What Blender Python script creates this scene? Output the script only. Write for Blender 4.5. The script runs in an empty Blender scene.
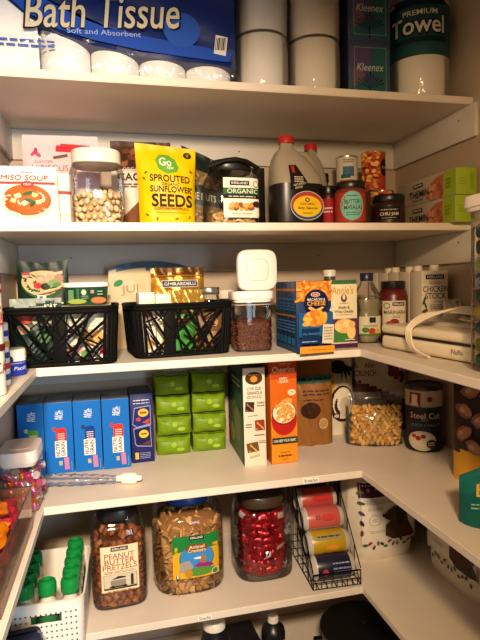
import bpy, bmesh, math, random
from mathutils import Matrix, Vector
random.seed(7)
C = bpy.context.scene.collection
PI = math.pi
sin, cos = math.sin, math.cos

# ------------------------------------------------------------------ colours and materials
def hx(h):
    h = h.lstrip('#')
    if len(h) == 3: h = ''.join(c * 2 for c in h)
    r = []
    for i in (0, 2, 4):
        v = int(h[i:i + 2], 16) / 255
        r.append(v / 12.92 if v <= .04045 else ((v + .055) / 1.055) ** 2.4)
    return (r[0], r[1], r[2], 1.0)

def new_mat(name):
    m = bpy.data.materials.new(name); m.use_nodes = True
    return m, m.node_tree, m.node_tree.nodes['Principled BSDF']

def col_mat(name, rough=.5, metal=0.0, bump=0.0, bscale=60, var=.08, coat=0.0, spec=.5):
    """takes each face's own print colour, with a little noise in tone, gloss and relief"""
    m, nt, b = new_mat(name)
    a = nt.nodes.new('ShaderNodeVertexColor'); a.layer_name = 'Col'
    tc = nt.nodes.new('ShaderNodeTexCoord')
    n = nt.nodes.new('ShaderNodeTexNoise'); n.inputs['Scale'].default_value = bscale; n.inputs['Detail'].default_value = 3
    nt.links.new(tc.outputs['Object'], n.inputs['Vector'])
    mr = nt.nodes.new('ShaderNodeMapRange')
    mr.inputs['To Min'].default_value = 1 - var; mr.inputs['To Max'].default_value = 1 + var
    nt.links.new(n.outputs['Fac'], mr.inputs['Value'])
    mx = nt.nodes.new('ShaderNodeVectorMath'); mx.operation = 'SCALE'
    nt.links.new(a.outputs['Color'], mx.inputs[0]); nt.links.new(mr.outputs['Result'], mx.inputs['Scale'])
    nt.links.new(mx.outputs['Vector'], b.inputs['Base Color'])
    b.inputs['Roughness'].default_value = rough; b.inputs['Metallic'].default_value = metal
    b.inputs['Coat Weight'].default_value = coat
    b.inputs['Specular IOR Level'].default_value = spec
    if bump:
        bp = nt.nodes.new('ShaderNodeBump'); bp.inputs['Strength'].default_value = bump; bp.inputs['Distance'].default_value = .004
        nt.links.new(n.outputs['Fac'], bp.inputs['Height']); nt.links.new(bp.outputs['Normal'], b.inputs['Normal'])
    return m

def clear_mat(name, tint='#ffffff', gloss=.5, rough=.05, body=0.0, bump=0.0):
    """thin clear plastic or glass: see-through with a surface gloss and, if wanted, a milky body"""
    m = bpy.data.materials.new(name); m.use_nodes = True
    nt = m.node_tree; nt.nodes.clear()
    out = nt.nodes.new('ShaderNodeOutputMaterial')
    tr = nt.nodes.new('ShaderNodeBsdfTransparent'); tr.inputs['Color'].default_value = hx(tint)
    gl = nt.nodes.new('ShaderNodeBsdfGlossy'); gl.inputs['Roughness'].default_value = rough
    lw = nt.nodes.new('ShaderNodeLayerWeight'); lw.inputs['Blend'].default_value = .25
    ml = nt.nodes.new('ShaderNodeMath'); ml.operation = 'MULTIPLY_ADD'
    ml.inputs[1].default_value = gloss; ml.inputs[2].default_value = .03
    nt.links.new(lw.outputs['Fresnel'], ml.inputs[0])
    mix = nt.nodes.new('ShaderNodeMixShader')
    nt.links.new(ml.outputs[0], mix.inputs[0]); nt.links.new(tr.outputs[0], mix.inputs[1]); nt.links.new(gl.outputs[0], mix.inputs[2])
    last = mix
    if body:
        df = nt.nodes.new('ShaderNodeBsdfDiffuse'); df.inputs['Color'].default_value = hx(tint)
        m2 = nt.nodes.new('ShaderNodeMixShader'); m2.inputs[0].default_value = body
        nt.links.new(mix.outputs[0], m2.inputs[1]); nt.links.new(df.outputs[0], m2.inputs[2]); last = m2
    if bump:
        n = nt.nodes.new('ShaderNodeTexNoise'); n.inputs['Scale'].default_value = 40
        tc = nt.nodes.new('ShaderNodeTexCoord'); nt.links.new(tc.outputs['Object'], n.inputs['Vector'])
        bp = nt.nodes.new('ShaderNodeBump'); bp.inputs['Strength'].default_value = bump; bp.inputs['Distance'].default_value = .01
        nt.links.new(n.outputs['Fac'], bp.inputs['Height']); nt.links.new(bp.outputs['Normal'], gl.inputs['Normal'])
    nt.links.new(last.outputs[0], out.inputs[0])
    return m

def paint_mat(name, base, base2, scale, rough=.5, bump=.05):
    m, nt, b = new_mat(name)
    tc = nt.nodes.new('ShaderNodeTexCoord')
    n = nt.nodes.new('ShaderNodeTexNoise'); n.inputs['Scale'].default_value = scale; n.inputs['Detail'].default_value = 5
    nt.links.new(tc.outputs['Object'], n.inputs['Vector'])
    r = nt.nodes.new('ShaderNodeValToRGB')
    r.color_ramp.elements[0].color = hx(base2); r.color_ramp.elements[1].color = hx(base)
    r.color_ramp.elements[0].position = .35; r.color_ramp.elements[1].position = .6
    nt.links.new(n.outputs['Fac'], r.inputs['Fac']); nt.links.new(r.outputs['Color'], b.inputs['Base Color'])
    n2 = nt.nodes.new('ShaderNodeTexNoise'); n2.inputs['Scale'].default_value = 180
    nt.links.new(tc.outputs['Object'], n2.inputs['Vector'])
    bp = nt.nodes.new('ShaderNodeBump'); bp.inputs['Strength'].default_value = bump; bp.inputs['Distance'].default_value = .002
    nt.links.new(n2.outputs['Fac'], bp.inputs['Height']); nt.links.new(bp.outputs['Normal'], b.inputs['Normal'])
    b.inputs['Roughness'].default_value = rough
    return m

CARD = col_mat('printed_card', .45, var=.05, spec=.35)
FILM = col_mat('printed_film', .42, spec=.22, bump=.25, bscale=35, var=.06)
PAPER = col_mat('plain_paper', .75, var=.05)
BLACK = col_mat('black_matt_plastic', .6, var=.03, spec=.08)
PLASTIC = col_mat('moulded_plastic', .33, var=.03)
METAL = col_mat('bare_metal', .3, metal=.9, var=.05)
FOOD = col_mat('dry_food', .6, bump=.5, bscale=220, var=.22)
FOIL = col_mat('candy_foil', .24, metal=.55, bump=.7, bscale=90, var=.15)
GOLD = col_mat('gold_foil', .25, metal=.6, bump=.6, bscale=45, var=.12)
CLOTH = col_mat('woven_cloth', .9, bump=.5, bscale=300, var=.15)
INK = col_mat('label_ink', .55, var=.03, spec=.15)
GLASS = clear_mat('clear_jar_plastic', gloss=.75)
WRAP = clear_mat('clear_wrap_film', gloss=.9, rough=.16, bump=.5, body=.03)
MILKY = clear_mat('milky_plastic', tint='#b9ad96', gloss=.6, rough=.15, body=.6)
BIN_REFLECT = clear_mat('clear_bin_brown_reflection', tint='#ecd2bc', gloss=.6, rough=.06, body=.10)  # clear plastic; the brown reflection of the wood is put into the tint
SHELF = paint_mat('white_shelf_paint', '#e4d8c8', '#dccfbd', 6, .45)
WALL = paint_mat('cream_wall_paint', '#bfac97', '#b5a18b', 4, .6)
CLEAT = paint_mat('white_board_paint', '#d8d3c9', '#d0cabf', 7, .5)
FLOOR = paint_mat('brown_wood_floor', '#6d5138', '#4f3825', 9, .4)

# ------------------------------------------------------------------ mesh gathering
class G:
    def __init__(s): s.v = []; s.f = []; s.c = []
    def add(s, vs, fs, col):
        o = len(s.v); s.v += [tuple(v) for v in vs]
        for i, f in enumerate(fs):
            s.f.append(tuple(o + k for k in f)); s.c.append(col[i] if isinstance(col, list) else col)
        return s
    def box(s, c, d, col='#fff', bev=0, seg=2, cols=None, rot=None):
        """cols: colours by side, keys front back left right top bottom"""
        bm = bmesh.new(); bmesh.ops.create_cube(bm, size=1)
        for v in bm.verts: v.co = Vector((v.co.x * d[0], v.co.y * d[1], v.co.z * d[2]))
        if bev: bmesh.ops.bevel(bm, geom=list(bm.edges), offset=bev, segments=seg, profile=.5, affect='EDGES')
        bm.normal_update(); cs = []
        for f in bm.faces:
            n = f.normal; k = max(range(3), key=lambda i: abs(n[i]))
            nm = (('right', 'left'), ('back', 'front'), ('top', 'bottom'))[k][0 if n[k] > 0 else 1]
            cs.append((cols or {}).get(nm, col))
        M = Matrix.Translation(c) @ (rot.to_4x4() if rot else Matrix())
        vs = [M @ v.co for v in bm.verts]; fs = [[v.index for v in f.verts] for f in bm.faces]
        bm.free(); return s.add(vs, fs, cs)
    def lathe(s, prof, col='#fff', n=36, sq=2, c=(0, 0, 0), sx=1, sy=1, top=True, bot=True, M=None):
        """rings (radius, z[, dx]); sq > 2 gives a rounded-square section; col may be one per band"""
        vs = []; fs = []; cs = []
        for p in prof:
            for k in range(n):
                a = 2 * PI * k / n; q = p[0] / (abs(cos(a)) ** sq + abs(sin(a)) ** sq) ** (1 / sq)
                dx = p[2] if len(p) > 2 else 0
                v = Vector((q * sin(a) * sx + dx, -q * cos(a) * sy, p[1]))
                if M: v = M @ v
                vs.append((v[0] + c[0], v[1] + c[1], v[2] + c[2]))
        for j in range(len(prof) - 1):
            cc = col[j] if isinstance(col, list) else col
            for k in range(n):
                k2 = (k + 1) % n
                fs.append((j * n + k, j * n + k2, (j + 1) * n + k2, (j + 1) * n + k)); cs.append(cc)
        if bot: fs.append(tuple(range(n - 1, -1, -1))); cs.append(cs[0])
        if top: fs.append(tuple((len(prof) - 1) * n + k for k in range(n))); cs.append(cs[-2] if bot else cs[-1])
        return s.add(vs, fs, cs)
    def tube(s, pts, r, col='#fff', n=8, closed=False):
        pts = [Vector(p) for p in pts]; m = len(pts); vs = []; fs = []
        up = Vector((0, 0, 1))
        for i, p in enumerate(pts):
            a = pts[(i - 1) % m] if closed or i > 0 else p; b = pts[(i + 1) % m] if closed or i < m - 1 else p
            t = (b - a).normalized(); x = t.cross(up)
            if x.length < .05: x = t.cross(Vector((0, 1, 0)))
            x.normalize(); y = x.cross(t)
            for k in range(n):
                w = 2 * PI * k / n; vs.append(p + x * (r * cos(w)) + y * (r * sin(w)))
        for i in range(m if closed else m - 1):
            for k in range(n):
                k2 = (k + 1) % n; j = (i + 1) % m
                fs.append((i * n + k, i * n + k2, j * n + k2, j * n + k))
        if not closed: fs += [tuple(range(n - 1, -1, -1)), tuple((m - 1) * n + k for k in range(n))]
        return s.add(vs, fs, col)
    def ell(s, c, r, col, nu=12, nv=8, M=None, wob=0):
        vs = [(0, 0, -1)]; fs = []
        for j in range(1, nv):
            t = -PI / 2 + PI * j / nv
            for k in range(nu): a = 2 * PI * k / nu; vs.append((cos(t) * cos(a), cos(t) * sin(a), sin(t)))
        vs.append((0, 0, 1)); L = len(vs) - 1
        for k in range(nu):
            k2 = (k + 1) % nu
            fs.append((0, 1 + k2, 1 + k)); fs.append((L, L - nu + k, L - nu + k2))
            for j in range(nv - 2): a = 1 + j * nu; fs.append((a + k, a + k2, a + nu + k2, a + nu + k))
        out = []
        for v in vs:
            q = 1 + wob * (sin(5 * v[0] + 3 * v[2] + c[0] * 90) + sin(4 * v[1] - 6 * v[0]) * .6) if wob else 1
            p = Vector((v[0] * r[0] * q, v[1] * r[1] * q, v[2] * r[2] * q))
            if M: p = M @ p
            out.append((p[0] + c[0], p[1] + c[1], p[2] + c[2]))
        return s.add(out, fs, col)
    def build(s, name, mat, parent=None, smooth=True, loc=None, fix=True):
        me = bpy.data.meshes.new(name); me.from_pydata(s.v, [], s.f); me.update()
        ca = me.color_attributes.new('Col', 'FLOAT_COLOR', 'CORNER')
        cache = {}; buf = []
        for p, c in zip(me.polygons, s.c):
            if c not in cache: cache[c] = hx(c)
            buf += list(cache[c]) * p.loop_total
        ca.data.foreach_set('color', buf)
        if fix:
            bm = bmesh.new(); bm.from_mesh(me); bmesh.ops.recalc_face_normals(bm, faces=bm.faces); bm.to_mesh(me); bm.free()
        if smooth:
            me.polygons.foreach_set('use_smooth', [True] * len(me.polygons)); me.set_sharp_from_angle(angle=math.radians(42))
        me.materials.append(mat)
        o = bpy.data.objects.new(name, me); C.objects.link(o)
        if parent: o.parent = parent
        if loc: o.location = loc
        return o
    # ---- printed shapes on a surface: items are drawn one over the other
    def decal(s, items, mp):
        for L, it in enumerate(items):
            k = it[0]
            if k == 'r':
                _, x, y, w, h, col = it[:6]; a = math.radians(it[6]) if len(it) > 6 else 0
                nu = max(1, min(24, int(w / .006))); nv = max(1, min(24, int(h / .008)))
                vs = []
                for j in range(nv + 1):
                    for i in range(nu + 1):
                        u = (i / nu - .5) * w; v = (j / nv - .5) * h
                        vs.append(mp(x + u * cos(a) - v * sin(a), y + u * sin(a) + v * cos(a), L))
                fs = [(j * (nu + 1) + i, j * (nu + 1) + i + 1, (j + 1) * (nu + 1) + i + 1, (j + 1) * (nu + 1) + i) for j in range(nv) for i in range(nu)]
                s.add(vs, fs, col)
            elif k in 'ep':
                if k == 'e':
                    _, x, y, rx, ry, col = it[:6]; a0 = math.radians(it[6]) if len(it) > 6 else 0
                    n = 28; P = []
                    for i in range(n):
                        t = 2 * PI * i / n; u, v = rx * cos(t), ry * sin(t)
                        P.append((x + u * cos(a0) - v * sin(a0), y + u * sin(a0) + v * cos(a0)))
                else:
                    P = it[1]; col = it[2]; Q = []
                    for i in range(len(P)):
                        a, b = P[i], P[(i + 1) % len(P)]; m = max(1, min(10, int(math.dist(a, b) / .01)))
                        Q += [(a[0] + (b[0] - a[0]) * t / m, a[1] + (b[1] - a[1]) * t / m) for t in range(m)]
                    P = Q; n = len(P); x = sum(p[0] for p in P) / n; y = sum(p[1] for p in P) / n
                R = 3; vs = [mp(x, y, L)]; fs = []
                for r in range(1, R + 1):
                    for p in P: vs.append(mp(x + (p[0] - x) * r / R, y + (p[1] - y) * r / R, L))
                for i in range(n):
                    i2 = (i + 1) % n; fs.append((0, 1 + i, 1 + i2))
                    for r in range(R - 1): fs.append((1 + r * n + i, 1 + (r + 1) * n + i, 1 + (r + 1) * n + i2, 1 + r * n + i2))
                s.add(vs, fs, col)
            elif k == 't':
                _, txt, x, y, w, h, col = it[:7]; op = it[7] if len(it) > 7 else {}
                V, F = text_shape(txt, op.get('bold', 0), op.get('shear', 0)); a = math.radians(op.get('rot', 0))
                vs = []
                for (u, v) in V:
                    u *= w; v *= h; v += op.get('arc', 0) * (1 - (2 * u / w) ** 2) * h
                    vs.append(mp(x + u * cos(a) - v * sin(a), y + u * sin(a) + v * cos(a), L))
                s.add(vs, F, col)
            elif k == 'b':     # lines of print too small to read, as rows of short dashes
                _, x, y, w, h, col, n = it; rr = random.Random(int(x * 1e4) + n)
                for i in range(n):
                    yy = y + h / 2 - (i + .5) * h / n; u = x - w / 2
                    while u < x + w / 2:
                        l = min(w * rr.uniform(.1, .3), x + w / 2 - u)
                        s.decal([('r', u + l / 2, yy, l, h / n * .42, col)], lambda a, b, l2, L=L: mp(a, b, L)); u += l + w * .04
        return s

_tc = {}
def text_shape(txt, bold, shear):
    k = (txt, bold, shear)
    if k not in _tc:
        cu = bpy.data.curves.new('lettering', 'FONT'); cu.body = txt; cu.resolution_u = 3; cu.offset = bold * .4; cu.shear = shear
        o = bpy.data.objects.new('lettering', cu)
        me = bpy.data.meshes.new_from_object(o)
        V = [(v.co.x, v.co.y) for v in me.vertices]; F = [tuple(p.vertices) for p in me.polygons]
        bpy.data.objects.remove(o); bpy.data.curves.remove(cu); bpy.data.meshes.remove(me)
        x0 = min(v[0] for v in V); x1 = max(v[0] for v in V); y0 = min(v[1] for v in V); y1 = max(v[1] for v in V)
        _tc[k] = ([((v[0] - (x0 + x1) / 2) / (x1 - x0), (v[1] - (y0 + y1) / 2) / (y1 - y0)) for v in V], F)
    return _tc[k]

def front(y0, e=.0005): return lambda u, v, l: (u, y0 - e - .00022 * l, v)
def left(x0, e=.0005): return lambda u, v, l: (x0 - e - .00022 * l, -u, v)
def topm(z0, e=.0005): return lambda u, v, l: (u, v, z0 + e + .00022 * l)
def cyl(R, sq=2, a0=0, c=(0, 0), e=.0006):
    def m(u, v, l):
        a = u / R + a0; q = (R + e + .00022 * l) / (abs(cos(a)) ** sq + abs(sin(a)) ** sq) ** (1 / sq)
        return (q * sin(a) + c[0], -q * cos(a) + c[1], v)
    return m

# ------------------------------------------------------------------ things
def say(o, label, cat, group=None):
    o['label'] = label; o['category'] = cat
    if group: o['group'] = group
    return o
def thing(name, label, cat, loc=(0, 0, 0), rz=0, group=None):
    o = bpy.data.objects.new(name, None); C.objects.link(o); o.empty_display_size = .03
    o.location = loc; o.rotation_euler = (0, 0, math.radians(rz))
    return say(o, label, cat, group)
def dup(root, loc, rz=None, label=None, group=None):
    r = root.copy(); C.objects.link(r); r.location = loc
    if rz is not None: r.rotation_euler = (0, 0, math.radians(rz))
    if label: r['label'] = label
    if group: r['group'] = group
    for ch in list(root.children):
        c = ch.copy(); C.objects.link(c); c.parent = r
        for g in list(ch.children):
            d = g.copy(); C.objects.link(d); d.parent = c
    return r
def structure(o): o['kind'] = 'structure'; return o

def carton(t, w, d, h, col, cols=None, name='carton', bev=.0012, mat=None):
    return G().box((0, 0, h / 2), (w, d, h), col, bev, 2, cols).build(name, mat or CARD, t)
def printed(t, items, mp, name='label', mat=None):
    return G().decal(items, mp).build(name, mat or INK, t, smooth=False, fix=False)

def pouch(t, w, h, T, colf, name='pouch', mat=None, taper=0, waist=0, seal=.93, gus=.75, wob=.0015, seed=0, topcut=None, nu=22, nv=26, pinch=0):
    """standing bag: full below, flat at the top seal; colf(u, v) in -1..1, 0..1 gives the colour"""
    rr = random.Random(seed); ph = [rr.uniform(0, 6) for _ in range(6)]
    def half(v): return w / 2 * (1 - taper * v - waist * sin(PI * min(1, v * 1.15)) ** 2)
    def prof(v):
        if v > seal: return .03
        q = v / seal
        return (gus + (1 - gus) * sin(PI * min(1, q / .5) / 2)) if q < .5 else max(.03, cos(PI / 2 * (q - .5) / .5) ** .8)
    def yf(u, v):     # u in -1..1
        e = max(0, 1 - abs(u) ** 2.6) ** .65
        return -T / 2 * e * prof(v) - .0006 + wob * (sin(7 * u + ph[0] + 5 * v) * sin(9 * v + ph[1]) + .6 * sin(17 * v + 11 * u + ph[2])) * min(1, e * 1.2)
    g = G()
    def zt(u, v): return h * v + (topcut(u) * v if topcut else 0)
    for sd in (1, -1):
        vs = [(half(j / nv) * (2 * i / nu - 1), yf(2 * i / nu - 1, j / nv) * sd, zt(2 * i / nu - 1, j / nv)) for j in range(nv + 1) for i in range(nu + 1)]
        fs = []; cs = []
        for j in range(nv):
            for i in range(nu):
                a = j * (nu + 1) + i; f = (a, a + 1, a + nu + 2, a + nu + 1)
                fs.append(f if sd == 1 else f[::-1]); cs.append(colf(2 * (i + .5) / nu - 1, (j + .5) / nv))
        g.add(vs, fs, cs)
    bot = [(half(0) * (2 * i / nu - 1), yf(2 * i / nu - 1, 0) * sd, 0) for sd in (1, -1) for i in (range(nu + 1) if sd == 1 else range(nu, -1, -1))]
    g.add(bot, [tuple(range(len(bot)))], colf(0, .02))
    o = g.build(name, mat or FILM, t)
    def mp(x, z, l):
        v = max(0, min(1, z / h)); u = max(-1, min(1, x / half(v)))
        return (x, yf(u, v) - .0011 - .00022 * l, zt(u, v) if topcut else z)
    return o, mp

def ring_fill(proto, R, z0, z1, r, cx, cy, n=None, spread=120, sq=2, jit=.25, keep=None):
    """spots for pieces lying against the inside of a round jar, the viewer's side"""
    out = []; z = z0 + r
    k = 0
    while z < z1:
        m = int(2 * PI * R / (2.05 * r)); off = k % 2 * .5
        for i in range(m):
            a = (i + off) / m * 2 * PI - PI
            if abs(math.degrees(a)) > spread: continue
            q = (R - r) / (abs(cos(a)) ** sq + abs(sin(a)) ** sq) ** (1 / sq)
            out.append((cx + q * sin(a), cy - q * cos(a), z + random.uniform(-jit, jit) * r))
        z += r * 1.75; k += 1
    return out
def scatter(src, spots, label, cat, group, turn=True, scale=.12):
    """one object for each piece; the meshes are shared"""
    res = []
    for i, p in enumerate(spots):
        s = src[i % len(src)]; o = s if (i < len(src)) else s.copy()
        if i >= len(src): C.objects.link(o)
        o.location = p
        if turn: o.rotation_euler = (random.uniform(0, 6.3), random.uniform(0, 6.3), random.uniform(0, 6.3))
        f = random.uniform(1 - scale, 1 + scale); o.scale = (f, f, f)
        say(o, label, cat, group); res.append(o)
    return res
def stuff(o, label, cat): o['kind'] = 'stuff'; return say(o, label, cat)

# ================================================================== the pantry
WL, WR, YB = -.602, .648, .408            # faces of the left, right and back support boards
XL, XR = -.508, .311                      # inner edges of the side arms
Z1, Z2, Z3, Z4, Z5, Z6 = 1.9724, 1.6294, 1.2921, .9585, .6292, .30
TH = .0195; YN = -1.0; BT = .012          # plank, near end, board thickness

def slab(name, x0, x1, y0, y1, z0, z1, mat, parent=None):
    return G().box(((x0 + x1) / 2, (y0 + y1) / 2, (z0 + z1) / 2), (x1 - x0, y1 - y0, z1 - z0)).build(name, mat, parent)
structure(slab('wall_back', WL - .1, WR + .1, YB + BT, YB + .1, 0, 2.5, WALL))
structure(slab('wall_left', WL - .1, WL - BT, YN - .02, YB + BT, 0, 2.5, WALL))
structure(slab('wall_right', WR + BT, WR + .1, YN - .02, YB + BT, 0, 2.5, WALL))
structure(slab('floor', -2.2, 2.0, -3.6, YB + .1, -.05, 0, FLOOR))
structure(slab('ceiling', WL - .1, WR + .1, YN - .1, YB + .1, 2.5, 2.55, CLEAT))
# front wall with its doorway, behind the viewer
g = G()
DX0, DX1, DZ = -.66, .20, 2.085
g.box(((WL - .9 + DX0) / 2, YN - .07, 1.25), (DX0 - WL + .9, .1, 2.5)); g.box(((WR + .7 + DX1) / 2, YN - .07, 1.25), (WR + .7 - DX1, .1, 2.5))
g.box(((DX0 + DX1) / 2, YN - .07, (2.5 + DZ) / 2), (DX1 - DX0, .1, 2.5 - DZ))
structure(g.build('wall_front', WALL))

def shelf(z, arms, label):
    t = thing('pantry_shelf', label, 'shelf', (0, 0, z))
    e = .0015
    if arms:
        P = [(WL - BT + .001, YN), (XL, YN), (XL, 0), (XR, 0), (XR, YN), (WR + BT - .001, YN), (WR + BT - .001, YB + BT - .001), (WL - BT + .001, YB + BT - .001)]
    else:
        P = [(WL - BT + .001, 0), (WR + BT - .001, 0), (WR + BT - .001, YB + BT - .001), (WL - BT + .001, YB + BT - .001)]
    n = len(P); me = bmesh.new()
    vs = [me.verts.new((p[0], p[1], -TH)) for p in P]; f = me.faces.new(vs)
    r = bmesh.ops.extrude_face_region(me, geom=[f]); bmesh.ops.translate(me, vec=(0, 0, TH), verts=[v for v in r['geom'] if isinstance(v, bmesh.types.BMVert)])
    bmesh.ops.bevel(me, geom=list(me.edges), offset=.0018, segments=2, affect='EDGES')
    g = G(); g.add([v.co.copy() for v in me.verts], [[v.index for v in f.verts] for f in me.faces], '#ffffff') if not me.verts.index_update() else 0
    me.free(); g.build('board', SHELF, t)
    H = .089; y0 = YN if arms else -.02
    for x0, x1, ya, yb in ((WL, WR, YB, YB + BT - .0005), (WL - BT + .0005, WL, y0, YB - .0005), (WR, WR + BT - .0005, y0, YB - .0005)):
        g = G().box(((x0 + x1) / 2, (ya + yb) / 2, -TH - H / 2 - .0005), (x1 - x0, yb - ya, H), '#fff', .0012)
        bd = g.build('support_board', CLEAT, t)
        if x0 == WL and x1 == WR: back_board = bd
        else: right_board = bd
    for x, y, zz, side in ((.09, YB, -.065, 0), (.36, YB, -.062, 0), (WR, .05, -.05, 1), (-.45, YB, -.06, 0)):
        g = G()
        g.lathe([(.0025, 0), (.0022, .0012)], '#3a332c', 10, M=Matrix.Translation((x, y, zz)) @ (Matrix.Rotation(PI / 2, 4, 'X') if not side else Matrix.Rotation(-PI / 2, 4, 'Y')))
        g.build('nail', METAL, right_board if side else back_board)
    return t
sh1 = shelf(Z1, False, 'topmost straight white shelf, holding tissue packs and paper rolls')
sh2 = shelf(Z2, False, 'second straight white shelf from the top, holding pouches and jars')
sh3 = shelf(Z3, True, 'U-shaped white shelf with the two black lattice baskets')
sh4 = shelf(Z4, True, 'U-shaped white shelf with cereal boxes and blue bar boxes, marked Breakfast')
sh5 = shelf(Z5, True, 'U-shaped white shelf with big snack jars and can rack, marked Snacks')
sh6 = shelf(Z6, True, 'lowest white shelf with bottles and a black pot, below the snack jars')
def edge_tag(t, x, y, w, txt, side=False):
    mp = (lambda u, v, l: (x + u, -.0003 - .0003 * l, -TH / 2 + v)) if not side else (lambda u, v, l: (XR - .0003 - .0003 * l, y - u, -TH / 2 + v))
    printed(t, [('r', 0, 0, w, .012, '#f3efe6'), ('t', txt, 0, 0, w * .84, .0085, '#1d1a18', {'bold': .01})], mp, 'edge_sticker')
edge_tag(sh4, .165, 0, .045, 'Breakfast'); edge_tag(sh5, -.132, 0, .036, 'Snacks'); None

# ================================================================== TOP SHELF
t = thing('bath_tissue_pack', 'large dark blue and clear plastic pack of bath tissue, left end of top shelf', 'toilet paper', (-.30, .03, Z1))
W, D, H = .588, .30, .30
for i in range(5):
    x = -.232 + i * .1165
    g = G().lathe([(.055, .001), (.058, .006), (.058, .216), (.055, .22)], '#f4f1ec', 28, c=(x, .062, 0))
    g.build('toilet_roll', PAPER, t)
def edge_low(x):   # lower border of the blue film
    P = [(-.294, .21), (-.24, .165), (-.19, .125), (-.12, .09), (-.05, .072), (.06, .055), (.17, .048), (.26, .045), (.294, .04)]
    for a, b in zip(P, P[1:]):
        if x <= b[0]: return a[1] + (b[1] - a[1]) * (x - a[0]) / (b[0] - a[0])
    return .04
g = G(); n = 48; m = 12; vs = []; fs = []
for i in range(n + 1):
    x = -.294 + .588 * i / n; lo = edge_low(x)
    for j in range(m + 1):
        z = lo + (H - lo) * j / m; bul = .005 * abs(cos((x + .232) / .1165 * PI)) + .004 * sin(z * 60 + x * 25)
        vs.append((x, -.004 - bul * .8, z))
for i in range(n):
    for j in range(m): a = i * (m + 1) + j; fs.append((a, a + m + 1, a + m + 2, a + 1))
g.add(vs, fs, '#0f2460')
bk = [(p[0], D, p[2]) for p in vs]; g.add(bk, [f[::-1] for f in fs], '#0f2460')
for i in range(n):
    a = i * (m + 1) + m; b = i * (m + 1)
    g.add([vs[a], vs[a + m + 1], bk[a + m + 1], bk[a]], [(0, 1, 2, 3)], '#0f2460'); g.add([vs[b], vs[b + m + 1], bk[b + m + 1], bk[b]], [(3, 2, 1, 0)], '#0f2460')
for o_, k in ((0, 0), (n * (m + 1), 1)):
    for j in range(m): g.add([vs[o_ + j], vs[o_ + j + 1], bk[o_ + j + 1], bk[o_ + j]], [(0, 1, 2, 3)], '#0f2460')
g.build('blue_film', FILM, t)
mpf = lambda u, v, l: (u, -.0135 - .0003 * l, v)
q = [('p', [(-.25, .178), (-.2, .135), (-.13, .1), (-.05, .081), (.06, .065), (.17, .057), (.275, .052), (.285, .075), (.2, .085), (.05, .1), (-.08, .13), (-.2, .185)], '#1a46a6'),
     ('e', .16, .12, .045, .04, '#2250a8'),
     ('t', 'Bath Tissue', -.022, .146, .365, .083, '#0a1230', {'bold': .055, 'shear': .25, 'rot': 4}),
     ('t', 'Bath Tissue', -.022, .146, .355, .074, '#cfc3a4', {'bold': .018, 'shear': .25, 'rot': 4}),
     ('t', 'Soft and Absorbent', -.022, .099, .168, .012, '#9fb2d6', {'rot': 1}),
     ('r', .255, .09, .03, .045, '#d5d2cc', -8)]
q += [('r', .243 + i * .0038, .093, .0014 + .0008 * (i % 3), .03, '#2d2d33', -8) for i in range(7)]
printed(t, q, mpf)
G().decal([('p', [(-.293, .004), (-.17, .004), (-.172, .118), (-.293, .2)], '#eceae6')], lambda u, v, l: (u, .0005, v)).build('white_wrap', PAPER, t, fix=False)
printed(t, [('b', -.20, .066, .13, .022, '#3d5fae', 2)], lambda u, v, l: (u, -.0062, v), 'size_print')
g = G(); nx, nz = 40, 14; P = []
for j in range(nz + 1):
    z = .002 + .236 * j / nz
    for i in range(nx + 1):
        x = -.294 + .588 * i / nx
        P.append((x, -.005 - .004 * sin(x * 90 + z * 40) * cos(z * 120 + x * 33) + (.012 if j == 0 else 0), z))
g.add(P, [(j * (nx + 1) + i, j * (nx + 1) + i + 1, (j + 1) * (nx + 1) + i + 1, (j + 1) * (nx + 1) + i) for j in range(5) for i in range(nx)], '#fff')
g.build('clear_wrap', WRAP, t, fix=False)

def paper_roll(x, y, z, lab, r=.0725, h=.155):
    t = thing('toilet_roll', lab, 'toilet paper', (x, y, z), random.uniform(0, 90), 'wrapped white rolls in two columns')
    G().lathe([(.02, .004), (.02, .0), (r - .012, .0), (r - .002, .004), (r, .012), (r + .0012, h * .5), (r, h - .012), (r - .002, h - .004), (r - .012, h), (.02, h), (.02, h - .004)], '#f3eee6', 40).build('paper_roll', PAPER, t)
    G().lathe([(r - .010, .0006), (r + .0005, .003), (r + .0018, .012), (r + .0022, h * .5), (r + .0018, h - .012), (r + .0005, h - .003), (r - .010, h - .0006)], '#fff', 40, top=False, bot=False).build('clear_wrap', WRAP, t)
paper_roll(.088, .125, Z1, 'white paper roll at the bottom of the column beside the bath tissue pack')
paper_roll(.088, .125, Z1 + .156, 'white paper roll cut by the photo top, column beside the bath tissue pack')
paper_roll(.240, .125, Z1, 'white paper roll at the bottom of the column beside the tissue boxes')
paper_roll(.240, .125, Z1 + .156, 'white paper roll cut by the photo top, column beside the tissue boxes')

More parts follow.
